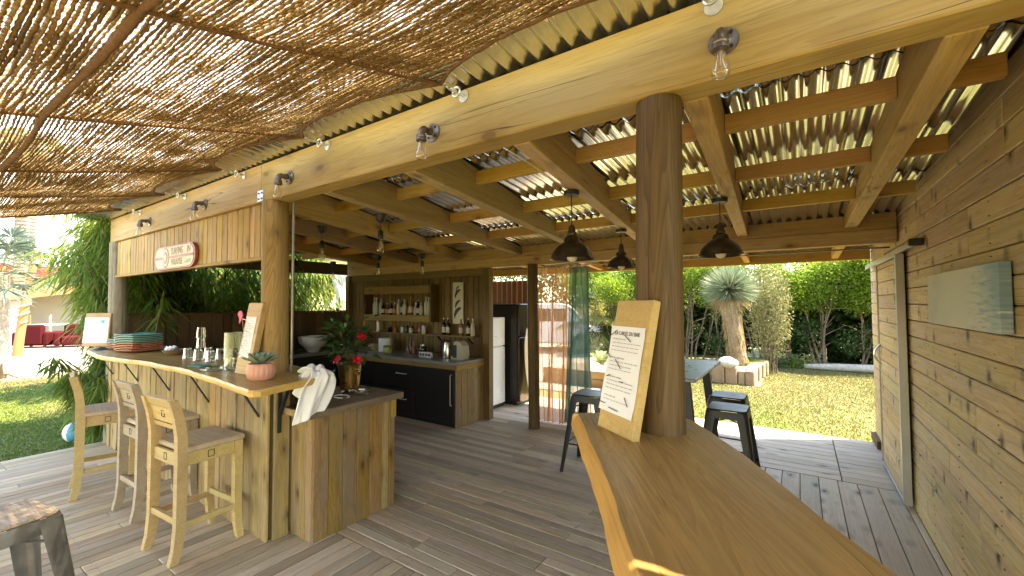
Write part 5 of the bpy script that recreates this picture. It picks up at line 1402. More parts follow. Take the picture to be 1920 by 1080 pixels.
# ------------------------------------------------------------------ vegetation
LF = {}
LF['bamboo'] = mat_leaf('bamboo_leaf', (0.06, 0.14, 0.028), (0.14, 0.25, 0.045), .58, (0.28, 0.33, 0.08), patch=1.2)
LF['bamboolit'] = mat_leaf('bamboo_leaf_lit', (0.10, 0.19, 0.03), (0.22, 0.31, 0.06), .6, (0.36, 0.38, 0.12), patch=1.5)  # paler copy of the bamboo leaf, sunlit look put into the colour
LF['hedge'] = mat_leaf('hedge_leaf', (0.09, 0.175, 0.018), (0.17, 0.28, 0.03), .58, (0.26, 0.34, 0.05), patch=.9)
LF['hedgedark'] = mat_leaf('hedge_leaf_dark', (0.02, 0.05, 0.014), (0.045, 0.09, 0.02), .35)  # dark green leaf; on the hedge its colour stands in for shade
LF['conifer'] = mat_leaf('conifer_spray', (0.02, 0.055, 0.02), (0.05, 0.10, 0.03), .25, patch=1.5)
LF['yucca'] = mat_leaf('yucca_blade', (0.10, 0.15, 0.10), (0.20, 0.26, 0.17), .25, (0.28, 0.30, 0.17), rough=.4)
LF['straw'] = mat_leaf('dry_blade', (0.24, 0.175, 0.08), (0.36, 0.28, 0.14), .3, rough=.7)
LF['palm'] = mat_leaf('palm_leaflet', (0.06, 0.11, 0.04), (0.14, 0.20, 0.07), .35, (0.24, 0.27, 0.12))
LF['fanpalm'] = mat_leaf('fan_palm_leaf', (0.08, 0.13, 0.105), (0.15, 0.21, 0.165), .35, rough=.45)
LF['grassg'] = mat_leaf('grass_blade', (0.055, 0.125, 0.012), (0.11, 0.19, 0.022), .45, (0.16, 0.21, 0.04))
LF['grassd'] = mat_leaf('dry_grass_blade', (0.13, 0.12, 0.04), (0.22, 0.19, 0.08), .35, (0.10, 0.125, 0.028))
LF['yellow'] = mat_leaf('yellow_green_leaf', (0.20, 0.26, 0.025), (0.36, 0.38, 0.05), .5)
BARK = mat_plain('grey_bark', (0.20, 0.165, 0.125), .9, 0, .35, 18, .6)
TWIG = mat_plain('pale_twig', (0.15, 0.11, 0.07), .9, 0, .3, 25, .3)
CANE = mat_plain('bamboo_cane', (0.20, 0.19, 0.06), .45, 0, .3, 9)

def merge(parts):
    Vs = []; Fs = []; o = 0
    for V, F in parts: Vs.append(V); Fs.append(F + o); o += len(V)
    return np.concatenate(Vs), np.concatenate(Fs)

def bamboo(label, x, y, h, spread, n_cane, n_leaf, mat, lean=(0, 0), zmin=.2, group=None, dense_low=0.0, L=(.11, .20), seed=0):
    t = thing('bamboo', label, 'bamboo', (x, y, GZ), 0, group)
    Pl = []; Dl = []
    b = MB()
    for k in range(n_cane):
        a = random.uniform(0, 6.28); r = spread * .35 * math.sqrt(random.random()); bx, by = r * math.cos(a), r * math.sin(a)
        hh = h * random.uniform(.7, 1.05); out = random.uniform(.3, 1.0) * spread
        pts = []
        for i in range(9):
            u = i / 8; pts.append((bx + math.cos(a) * out * u ** 2 + lean[0] * u * u, by + math.sin(a) * out * u ** 2 + lean[1] * u * u, hh * u * (1 - .10 * u)))
        b.tube(pts, [.013 * (1 - .75 * i / 8) for i in range(9)], 6)
        m = int(n_leaf / n_cane)
        u = rng.uniform(zmin, 1.0, m) ** (1 - dense_low * .4); idx = np.clip((u * 8).astype(int), 0, 7); f = u * 8 - idx; A = np.array(pts)
        p = A[idx] * (1 - f)[:, None] + A[idx + 1] * f[:, None]
        br = unit(m); br[:, 2] = np.abs(br[:, 2]) * .3 - .25; ln = rng.uniform(.05, .55, m)[:, None] * (.45 + .55 * (1 - u))[:, None] * spread / .8
        p = p + br * ln; p[:, 2] = np.maximum(p[:, 2] - .25 * ln[:, 0] ** 2, .03)
        d = br * .8 + unit(m) * .5; d[:, 2] -= .55
        Pl.append(p); Dl.append(d)
    c = b.build('cane', CANE, t, 60, world=False)
    P = np.concatenate(Pl); D = np.concatenate(Dl); n = len(P)
    N = unit(n) * .7 + np.array([0, 0, .8]); V, F = leaves(P, D, N, rng.uniform(*L, n), rng.uniform(.016, .028, n), droop=.45)
    np_mesh('foliage', V, F, mat, t, 'stuff')
    return t
bamboo('dense arching bamboo at the left end of the bar, leaning over the lawn', -7.55, 1.95, 3.5, .55, 30, 8000, LF['bamboo'], (.0, -.05), .12, dense_low=1.0)
bamboo('bamboo clump with pale sunny tips towering over the left bar end', -7.75, 2.05, 3.6, .55, 24, 6500, LF['bamboolit'], (-.05, -.22), .42, L=(.15, .26))
bamboo('low drooping bamboo spilling beside the left end of the bar boards', -7.30, 1.62, 1.3, .35, 16, 3000, LF['bamboo'], (.05, -.1), .05, dense_low=1.0)
for i, (x, y, h, m_, lb) in enumerate(((-7.75, 3.1, 3.4, 'bamboo', 'dark bamboo seen through the left half of the bar opening'), (-7.8, 3.85, 3.3, 'bamboo', 'dark bamboo seen through the right half of the bar opening'),
                                       (-8.3, 4.75, 2.9, 'bamboolit', 'sunlit bamboo in the opening right of the bar post'), (-8.0, 2.55, 3.2, 'bamboo', 'shaded bamboo close behind the left log post'), (-9.2, 4.4, 3.1, 'bamboolit', 'sunlit bamboo farther back behind the bar opening'))):
    bamboo(lb, x, y, h, .8, 16, 7500 if i in (0, 1, 3) else 3000, LF[m_], (random.uniform(-.1, .1), .0), .25)
# spray of leaves poking in beside the left post
t = thing('bamboo_shoot', 'drooping bamboo sprig hanging in beside the left log post', 'plant', (-6.72, 1.98, 1.2))
n = 46; a = rng.uniform(0, 6.28, n); P = np.stack([.12 * np.cos(a) * rng.random(n), .12 * np.sin(a) * rng.random(n), rng.uniform(.15, .6, n)], 1)
D = np.stack([np.cos(a), np.sin(a), rng.uniform(-1.4, -.3, n)], 1); V, F = leaves(P, D, unit(n) * .5 + np.array([0, 0, 1.0]), rng.uniform(.16, .30, n), .035, droop=.3)
np_mesh('foliage', V, F, LF['bamboo'], t, 'stuff'); MB().tube([(0, -.05, .05), (.0, .0, .35), (.03, .03, .62)], .006, 6).build('stem', CANE, t, 60, world=False)
tag(t, None)

def shrub(label, x, y, w, d, z0, z1, n, mat, L=(.05, .10), Wd=(.025, .05), branches=9, name='hedge_shrub', cat='hedge', group='hedge shrubs along the lawn', low=None, lumps=14):
    t = thing(name, label, cat, (x, y, GZ), 0, group)
    b = MB()
    for k in range(branches):
        bx = random.uniform(-.32, .32) * w; by = random.uniform(-.15, .1) * d; tx = bx + random.uniform(-.35, .35) * w; ty = by + random.uniform(-.3, .3) * d; zt = z0 + (z1 - z0) * random.uniform(.2, .8)
        pts = [(bx, by, 0)] + [(bx + (tx - bx) * u + random.uniform(-.06, .06), by + (ty - by) * u + random.uniform(-.06, .06), zt * u) for u in (.2, .4, .6, .8, 1.0)]
        b.tube(pts, [.028, .024, .02, .016, .012, .007], 6)
        for q in range(5):
            i = random.randint(1, 4); p = pts[i]; dd = Vector((random.uniform(-1, 1), random.uniform(-.7, .5), random.uniform(.0, .9))).normalized() * random.uniform(.25, .7)
            b.tube([p, (p[0] + dd.x * .5, p[1] + dd.y * .5, p[2] + dd.z * .5 + random.uniform(-.05, .05)), (p[0] + dd.x, p[1] + dd.y, p[2] + dd.z)], [.013, .009, .004], 5)
    b.build('branches', TWIG, t, 60, world=False)
    C = np.stack([rng.uniform(-.5, .5, lumps) * w, rng.uniform(-.45, .35, lumps) * d, rng.uniform(z0 + .25 * (z1 - z0), z1 - .12 * (z1 - z0), lumps)], 1); R = rng.uniform(.30, .5, lumps) * min(1.2, (z1 - z0) * .55)
    i = rng.integers(0, lumps, n); q = unit(n) * (rng.random(n) ** .33)[:, None] * R[i][:, None]; P = C[i] + q * np.array([1.1, 1, .85])
    D = unit(n) * .7 + q / R[i][:, None] * .8 + np.array([0, 0, .35]); N = unit(n) * .7 + np.array([0, 0, .7])
    V, F = leaves(P, D, N, rng.uniform(*L, n), rng.uniform(*Wd, n), droop=.15)
    np_mesh('foliage', V, F, mat, t, 'stuff')
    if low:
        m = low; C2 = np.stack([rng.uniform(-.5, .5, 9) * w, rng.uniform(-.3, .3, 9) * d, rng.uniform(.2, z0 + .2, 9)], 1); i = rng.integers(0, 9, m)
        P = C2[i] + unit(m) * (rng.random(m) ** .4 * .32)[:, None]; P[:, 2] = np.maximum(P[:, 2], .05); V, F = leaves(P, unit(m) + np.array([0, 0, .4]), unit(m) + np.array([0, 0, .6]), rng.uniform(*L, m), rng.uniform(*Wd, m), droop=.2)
        np_mesh('undergrowth', V, F, LF['hedgedark'], t, 'stuff')  # low leaves in the darker copy, shade put into their colour
    return t
HD = [(-5.6, 13.6, 'hedge shrub at the far left of the lawn hedge, left of the pillar'), (-4.0, 13.9, 'hedge shrub just right of the grey pillar edge, left of the yucca'), (-2.45, 14.0, 'hedge shrub immediately behind the yucca trunk, to its left'),
      (-0.75, 14.2, 'hedge shrub between the yucca and the middle of the log border'), (0.75, 14.1, 'hedge shrub behind the middle of the log border'), (2.2, 14.0, 'hedge shrub behind the shed end of the log border'), (3.8, 14.0, 'hedge shrub mostly hidden behind the shed')]
for x, y, lb in HD: shrub(lb, x, y, 1.8, 1.4, 1.25, 3.2, 13000, LF['hedge'], low=1800, lumps=20)
# leaf mass behind the hedge, the shade of its hollow put into the leaf colour
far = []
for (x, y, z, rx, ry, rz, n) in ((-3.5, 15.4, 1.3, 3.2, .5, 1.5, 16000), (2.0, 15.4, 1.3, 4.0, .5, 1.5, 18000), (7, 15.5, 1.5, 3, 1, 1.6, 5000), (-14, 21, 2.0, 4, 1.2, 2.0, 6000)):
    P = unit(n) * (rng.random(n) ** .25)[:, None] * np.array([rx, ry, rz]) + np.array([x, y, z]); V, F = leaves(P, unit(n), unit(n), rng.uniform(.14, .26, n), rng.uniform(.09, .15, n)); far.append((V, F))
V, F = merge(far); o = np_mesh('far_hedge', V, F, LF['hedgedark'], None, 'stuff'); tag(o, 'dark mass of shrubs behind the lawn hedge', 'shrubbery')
def conifer(label, x, y, h, r, n, mat=None, name='conifer_tree'):
    t = thing(name, label, 'tree', (x, y, GZ), 0, 'trees beyond the hedge')
    MB().tube([(0, 0, 0), (.05, 0, h * .5), (0, .03, h)], [.18, .11, .02], 8).build('trunk', BARK, t, 60, world=False)
    u = rng.random(n) ** .8; a = rng.uniform(0, 6.28, n); layer = np.abs(np.sin(u * 16 + 1.5 * np.sin(a * 3))); rr_ = r * (1 - u * .92) * (.45 + .55 * layer) * rng.uniform(.55, 1.0, n)
    P = np.stack([rr_ * np.cos(a), rr_ * np.sin(a), .3 + u * h - .12 * rr_], 1); D = np.stack([np.cos(a), np.sin(a), -.35 + .3 * rng.normal(size=n)], 1) + unit(n) * .4
    V, F = leaves(P, D, unit(n) * .5 + np.array([0, 0, 1.0]), rng.uniform(.12, .28, n), rng.uniform(.04, .09, n), droop=.3); np_mesh('crown', V, F, mat or LF['conifer'], t, 'stuff'); return t
conifer('dark conifer rising behind the hedge near the shed end', 1.2, 18.0, 6.5, 2.6, 16000); conifer('dark conifer behind the hedge, left of the yucca head', -4.2, 19.5, 7.0, 2.4, 12000); conifer('broad dark conifer hidden mostly behind the shed', 5.5, 19, 7.5, 3.0, 9000)
def roundtree(label, x, y, h, r, n, mat, trunk=.16):
    t = thing('garden_tree', label, 'tree', (x, y, GZ), 0, 'trees beyond the hedge'); b = MB(); hc = h - r
    b.tube([(0, 0, 0), (.06, .02, hc * .5), (.0, .05, hc)], [trunk, trunk * .8, trunk * .6], 9)
    for k in range(8):
        a = k * .8; b.tube([(0, .03, hc * .75), (r * .4 * math.cos(a), r * .4 * math.sin(a), hc + r * .1), (r * .75 * math.cos(a), r * .75 * math.sin(a), hc + r * random.uniform(.0, .6))], [trunk * .5, trunk * .3, .02], 6)
    b.build('trunk', BARK, t, 60, world=False)
    C = unit(26) * (rng.random(26) ** .4)[:, None] * r * .8 * np.array([1, 1, .8]) + np.array([0, 0, hc + r * .15]); i = rng.integers(0, 26, n)
    q = unit(n) * (rng.random(n) ** .4)[:, None] * r * .38; P = C[i] + q; V, F = leaves(P, unit(n) + q / r, unit(n) + np.array([0, 0, .6]), rng.uniform(.08, .16, n), rng.uniform(.04, .08, n), droop=.2); np_mesh('crown', V, F, mat, t, 'stuff'); return t
roundtree('green garden tree behind the kitchen side opening', -15.5, 9.0, 5.0, 2.0, 9000, LF['hedge']); roundtree('pale green tree in the gap right of the bar post', -11.8, 6.6, 3.6, 1.1, 5000, LF['bamboolit'])
roundtree('leafy tree far behind the wooden garden fence', -10.5, 24, 6, 2.6, 9000, LF['hedge'], .2); roundtree('yellow green bush tree beside the opening post', -10.3, 6.5, 2.7, .5, 2600, LF['yellow'], .07)
t = thing('tree_trunk', 'pale grey leaning trunk in the opening by the kitchen wall', 'tree trunk', (-9.6, 6.55, GZ)); MB().tube([(0, 0, 0), (.0, .02, 1.2), (-.05, .0, 2.0), (-.28, -.1, 2.7), (-.5, -.1, 3.6)], [.20, .16, .15, .13, .11], 12).build('trunk', mat_plain('pale_bark', (0.42, 0.38, 0.33), .9, 0, .25, 9, .5), t, 60, world=False)
MB().tube([(-.05, 0, 2.0), (.2, .1, 2.7), (.3, .2, 3.4)], [.1, .08, .05], 8).build('limb', bpy.data.materials['pale_bark'], t, 60, world=False)

# yucca in its stone planter
def spikes(center, n, el0, el1, L0, L1, w, droop=0.0, r0=.05):
    a = rng.uniform(0, 2 * PI, n); s0, s1 = math.sin(el0), math.sin(el1); el = np.arcsin(rng.uniform(s0, s1, n))
    D = np.stack([np.cos(a) * np.cos(el), np.sin(a) * np.cos(el), np.sin(el)], 1); P = np.array(center) + D * r0
    N = unit(n); V, F = leaves(P, D, N, rng.uniform(L0, L1, n), w, droop=droop); return V, F
yx, yy0 = -1.20, 11.25
t = thing('yucca_tree', 'tall yucca with a spiky blue green head and shaggy trunk on the lawn', 'yucca', (yx, yy0, GZ))
b = MB(); L = []
rad = lambda z: .20 - .05 * min(1, z / .9) + .055 * max(0, (z - 1.0) / .6)
for i in range(40):
    z = .1 + 1.65 * i / 39; c = (-.16 * z / 1.7 + .02 * math.sin(3 * z), .0); L.append([((rad(z) * (1 + .07 * math.sin(9 * a + 6 * z) + random.uniform(-.05, .05))) * math.cos(a) + c[0], rad(z) * (1 + .07 * math.sin(9 * a + 5 * z)) * math.sin(a), z) for a in [2 * PI * k / 24 for k in range(25)]])
tm = mat_plain('shaggy_trunk', (0.27, 0.215, 0.15), .95, 0, .4, 26, .8)
b.grid(L).build('trunk', tm, t, 60, world=False)
n = 1500; a = rng.uniform(0, 6.28, n); z = rng.uniform(.25, 1.75, n); rr_ = .165 + .03 * rng.random(n) + np.where(z < .5, .03, 0); P = np.stack([rr_ * np.cos(a) - .16 * z / 1.7, rr_ * np.sin(a), z], 1); D = np.stack([np.cos(a) * .25, np.sin(a) * .25, -np.ones(n)], 1)
V, F = leaves(P, D, unit(n), rng.uniform(.08, .2, n), .014); np_mesh('dead_thatch', V, F, LF['straw'], t, 'stuff')
hc = (-.18, 0, 2.02)
V, F = merge([spikes(hc, 1900, -.55, 1.5, .52, .70, .016), spikes(hc, 500, -.2, 1.5, .25, .45, .014)]); np_mesh('crown', V, F, LF['yucca'], t, 'stuff')
V, F = merge([spikes(hc, 420, -1.25, -.55, .45, .62, .018, .1)]); np_mesh('dry_skirt', V, F, LF['straw'], t, 'stuff')
t = thing('feathery_shrub', 'pale feathery shrub close behind the tall yucca', 'shrub', (-.62, 12.2, GZ))
b = MB()
for k in range(16): b.tube([(random.uniform(-.15, .15), random.uniform(-.1, .1), 0), (random.uniform(-.25, .25), random.uniform(-.2, .2), 1.1), (random.uniform(-.45, .45), random.uniform(-.3, .3), 2.3)], [.014, .01, .004], 5)
b.build('stems', TWIG, t, 60, world=False)
pale = mat_leaf('pale_sprig', (0.17, 0.19, 0.07), (0.30, 0.29, 0.13), .4)
n = 5200; P = unit(n) * (rng.random(n) ** .5)[:, None] * np.array([.5, .4, 1.25]) + np.array([0, 0, 1.5]); V, F = leaves(P, unit(n) + np.array([0, 0, .4]), unit(n), rng.uniform(.06, .14, n), rng.uniform(.012, .022, n)); np_mesh('foliage', V, F, pale, t, 'stuff')
# planter of cut stone blocks
t = thing('stone_planter', 'square stone block planter around the yucca base', 'planter', (-1.1, 10.9, GZ))
stone = mat_plain('sandstone', (0.30, 0.235, 0.155), .9, 0, .25, 9, .5); pink = mat_plain('rose_stone', (0.28, 0.19, 0.13), .9, 0, .25, 9, .5)
def block(x0, x1, y0, y1, z1, m_): MB().box(x0, x1, y0, y1, GZ, GZ + z1, .02).build('stone_block', m_, t)
block(-1.60, -1.36, 10.0, 10.30, .42, pink); block(-1.35, -1.12, 10.02, 10.30, .36, pink); block(-1.11, -.975, 10.05, 10.3, .30, stone); block(-.97, -.80, 10.03, 10.36, .31, pink)
for k in range(4): block(-1.0, -.80 + .05 * k, 10.37 + .42 * k, 10.78 + .42 * k, .32, stone); block(-1.62, -1.42, 10.31 + .42 * k, 10.72 + .42 * k, .33, stone)
MB().box(-1.43, -.98, 10.29, 12.0, GZ, GZ + .26).build('soil', mat_plain('planter_soil', (0.26, 0.19, 0.12), .95, 0, .3, 20, .6), t)
t = thing('boulder', 'white rounded boulder on the left corner of the planter', 'rock', (-1.30, 10.15, GZ + .33)); blob((0, 0, .1), .2, mat_plain('pale_rock', (0.42, 0.40, 0.37), .9, 0, .15, 9, .5), 'stone', t, .62, 5, 12, 8)
n = 900; t = thing('grass_tuft', 'bright green grass tuft growing in the planter', 'grass', (-1.0, 11.6, GZ + .25)); P = rng.normal(size=(n, 3)) * np.array([.14, .22, 0]); V, F = leaves(P, unit(n) * .5 + np.array([0, 0, 1.0]), unit(n), rng.uniform(.12, .3, n), .012, droop=.5); np_mesh('blades', V, F, LF['grassg'], t, 'stuff')
lg = thing('log_border', 'long weathered grey log lying along the hedge foot', 'log', (1.4, 13.3, GZ)); MB().tube([(-1.35, .05, .07), (-.7, 0, .10), (0, .03, .11), (.8, -.03, .12), (1.8, .05, .11), (2.6, 0, .1)], [.06, .09, .10, .115, .10, .09], 12).build('trunk', mat_plain('silver_log', (0.36, 0.33, 0.29), .85, 0, .25, 14, .5), lg, 60, world=False)
for k, (x, y, s_, lb) in enumerate(((-.15, 13.35, .3, 'grassy clump at the left end of the log border'), (.15, 13.6, .28, 'pale flowering clump behind the log border'), (-.55, 13.2, .3, 'dark green clump right of the planter'), (2.0, 13.7, .3, 'leafy clump behind the log near the shed'))):
    t = thing('border_plant', lb, 'plant', (x, y, GZ)); n = 420; P = rng.normal(size=(n, 3)) * np.array([s_ * .5, s_ * .4, 0]); P[:, 2] = np.abs(rng.normal(size=n)) * s_ * .5
    V, F = leaves(P, unit(n) * .7 + np.array([0, 0, .8]), unit(n), rng.uniform(.08, .2, n), .02, droop=.5); np_mesh('foliage', V, F, pale if k == 1 else LF['hedgedark'] if k == 2 else LF['grassg'], t, 'stuff')
    for j in range(5): MB().tube([(random.uniform(-.1, .1), 0, 0), (random.uniform(-.15, .15), random.uniform(-.1, .1), s_ * 1.3)], .004, 4).build('stem', TWIG, t, 60, world=False)
# ------------------------------------------------------------------ lawns
def lawn(name, label, x0, x1, y0, y1, n, keep, mat_g, mat_d, hmin=.03, hmax=.075, wd=.008, dryf=None):
    P = np.stack([rng.uniform(x0, x1, n), rng.uniform(y0, y1, n), np.full(n, GZ)], 1); P = P[keep(P)]; m = len(P)
    f = .5 + .5 * np.sin(P[:, 0] * .9 + 1.3 * np.sin(P[:, 1] * .7)) * np.cos(P[:, 1] * 1.1 + .6 * np.sin(P[:, 0] * 1.7)); f = f * .6 + rng.random(m) * .4 + (dryf(P) if dryf else 0)
    d = unit(m) * .65 + np.array([0, 0, 1.0])
    for nm, sel, mt in (('green', f <= .55, mat_g), ('dry', f > .55, mat_d)):
        p = P[sel]; k = len(p)
        if not k: continue
        V, F = leaves(p, d[sel], unit(k), rng.uniform(hmin, hmax, k), wd, droop=.3)
        o = np_mesh('lawn_grass', V, F, mt, None, 'stuff'); tag(o, label % nm, 'grass')
R_keep = lambda P: (P[:, 1] > 6.62) & ~((P[:, 0] > -1.62) & (P[:, 0] < -.7) & (P[:, 1] > 10) & (P[:, 1] < 11.95)) & (P[:, 1] < 13.5)
lawn('lawn', 'short %s blades of the lawn by the yucca', -3.2, 2.0, 6.62, 13.5, 90000, R_keep, LF['grassg'], LF['grassd'], .03, .06, .009, dryf=lambda P: np.where(P[:, 1] > 8.6, .34, .02))
lawn('lawn', 'short %s blades of the lawn at the left', -14.6, -7.05, -2.0, 4.0, 110000, lambda P: (P[:, 1] < 1.3 + (-P[:, 0] - 7) * .5), LF['grassg'], LF['grassd'], .03, .06, .010, dryf=lambda P: np.where(P[:, 0] < -13.4, .5, -.22))

# ------------------------------------------------------------------ left garden: gravel strip, terrace, garden house
grav = mat_plain('white_gravel', (0.40, 0.375, 0.335), .95, 0, .2, 40, .6)
terr = mat_plain('terracotta_terrace', (0.20, 0.135, 0.115), .85, 0, .15, 6, .2); curb = mat_plain('pale_kerb', (0.42, 0.39, 0.35), .8, 0, .08, 5)
MB().box(-18.6, -15.0, -6, 9, GZ, GZ + .03).build('gravel_path', grav, None, kind='structure'); bpy.data.objects['gravel_path']['label'] = 'bright white gravel strip beyond the left lawn'
tr = MB().box(-30, -19.0, -8, 9, GZ, GZ + .10).build('terrace', terr, None, kind='structure'); tr['label'] = 'reddish terrace before the garden house'
for i, (x0, x1) in enumerate(((-19.0, -18.75), (-20.2, -20.0), (-22.6, -22.4))): MB().box(x0, x1, -8, 9, GZ + .02, GZ + .115 + .004 * i).build('kerb', curb, tr)
n = 1400; P = np.stack([rng.uniform(-15.6, -14.3, n), rng.uniform(-2, 5, n), np.full(n, GZ)], 1); V, F = leaves(P, unit(n) * .6 + np.array([0, 0, 1.0]), unit(n), rng.uniform(.08, .22, n), .02, droop=.5); o = np_mesh('dry_grass', V, F, LF['straw'], None, 'stuff'); tag(o, 'straw coloured dry grass along the gravel edge', 'grass')
for k, (x, y, r, lb) in enumerate(((-15.2, 1.55, .30, 'dry grey root stump at the far left gravel edge'), (-15.3, 2.75, .20, 'small forked stump on the gravel strip'))):
    t = thing('stump', lb, 'stump', (x, y, GZ))
    b = MB()
    for q in range(6):
        a = q * 1.05 + k; b.tube([(0, 0, r * .4), (r * .5 * math.cos(a), r * .5 * math.sin(a), r * .55), (r * 1.3 * math.cos(a), r * 1.3 * math.sin(a), r * (.02 if q % 2 else 1.4))], [r * .35, r * .22, r * .05], 7)
    b.build('roots', BARK, t, 60, world=False); blob((0, 0, r * .4), r * .45, BARK, 'stump_core', t, .9, k)
gh = thing('garden_house', 'beige open garden house with timber fascia across the left lawn', 'house', (-28, 5, GZ))
wall = mat_plain('beige_render', (0.42, 0.40, 0.30), .9, 0, .06, 2); timb = mat_plain('honey_timber', (0.27, 0.145, 0.05), .6, 0, .15, 5)
MB().box(-30.2, -29.9, 2.9, 9.5, GZ, 2.3).build('back_wall', wall, gh)
MB().box(-30.0, -27.7, 2.85, 3.05, GZ, 2.05).build('side_wall', wall, gh)
MB().box(-27.9, -27.7, 3.06, 3.42, GZ, 2.0).build('pillar', mat_plain('cream_render', (0.36, 0.33, 0.26), .9, 0, .05, 2), gh)
b = MB(); b.add([(-27.6, 2.75, 1.82), (-27.6, 9.6, 2.95), (-27.6, 9.6, 3.40), (-27.6, 2.75, 2.22), (-27.5, 2.75, 1.82), (-27.5, 9.6, 2.95), (-27.5, 9.6, 3.40), (-27.5, 2.75, 2.22)], [(0, 1, 2, 3), (7, 6, 5, 4), (0, 4, 5, 1), (3, 2, 6, 7), (0, 3, 7, 4), (1, 5, 6, 2)])
b.build('fascia', timb, gh)
b = MB(); b.add([(-27.55, 2.7, 2.225), (-27.55, 9.7, 3.41), (-30.6, 9.7, 3.41), (-30.6, 2.7, 2.225), (-27.55, 2.7, 2.285), (-27.55, 9.7, 3.47), (-30.6, 9.7, 3.47), (-30.6, 2.7, 2.285)], [(3, 2, 1, 0), (4, 5, 6, 7), (0, 1, 5, 4), (2, 3, 7, 6), (1, 2, 6, 5), (3, 0, 4, 7)]); b.build('roof', timb, gh)
ho = thing('neighbour_house', 'white house with a red roof band behind the garden house', 'house', (-36, 8, GZ))
MB().box(-40, -36, 3, 16, GZ, 3.0).build('wall', wall, ho)
MB().box(-40.4, -35.7, 2.6, 16.4, 3.05, 3.85, .03).build('roof_band', mat_plain('bright_red_fascia', (0.45, 0.012, 0.01), .6, 0, .05, 2), ho)
MB().box(-39.8, -36.2, 3, 16, 3.86, 3.98).build('roof', curb, ho)
MB().box(-35.99, -35.95, 5.4, 6.4, 1.0, 2.2).build('window', M['blackgloss'], ho)
def armchair(x, y, rot, label):
    t = thing('armchair', label, 'armchair', (x, y, GZ + .10), rot, 'red armchairs on the terrace'); m_ = mat_red
    MB().box(-.36, .36, -.36, .36, .08, .42, .05).build('seat', m_, t, world=False); MB().box(-.40, .40, .22, .42, .10, .88, .06).build('backrest', m_, t, world=False)
    for s_ in (-1, 1): MB().box(s_ * .47 - .09, s_ * .47 + .09, -.38, .40, .08, .60, .05).build('armrest', m_, t, world=False)
    for sx in (-1, 1):
        for sy in (-1, 1): MB().box(sx * .42 - .03, sx * .42 + .03, sy * .32 - .03, sy * .32 + .03, 0, .085).build('leg', M['black'], t, world=False)
mat_red = mat_plain('wine_red_fabric', (0.055, 0.008, 0.010), .9, 0, .12, 6, 0, .05)
armchair(-24.3, 3.42, -2.3, 'wine red armchair with its back to us, beside the timber pole'); armchair(-23.4, 4.30, 1.2, 'wine red armchair at the bamboo edge, facing the table')
t = thing('terrace_table', 'white table between the red armchairs', 'table', (-26, 4.0, GZ + .10))
MB().box(-.4, .4, -.62, .62, .78, .82, .01).build('table_top', M['white'], t, world=False)
for sx in (-1, 1):
    for sy in (-1, 1): MB().bar((sx * .3, sy * .5, 0), (sx * .32, sy * .52, .78), .05).build('leg', M['white'], t, world=False)
for k, (y, m_, lb) in enumerate(((3.55, mat_plain('orange_canvas', (0.55, 0.16, 0.03), .8), 'orange canvas folding chair behind the terrace table'), (4.15, mat_plain('cream_canvas', (0.58, 0.55, 0.48), .8), 'cream canvas folding chair behind the terrace table'))):
    t = thing('folding_chair', lb, 'chair', (-27.0, y, GZ + .10))
    MB().bar((0, 0, .45), (-.15, 0, 1.15), .40, .02, (0, 1, 0)).build('backrest', m_, t, world=False); MB().box(-.05, .40, -.2, .2, .42, .45).build('seat', m_, t, world=False)
    for s_ in (-1, 1): MB().bar((.4, s_ * .2, 0), (-.1, s_ * .2, .46), .03).build('leg', timb, t, world=False); MB().bar((-.1, s_ * .2, 0), (.4, s_ * .2, .46), .03).build('leg', timb, t, world=False)
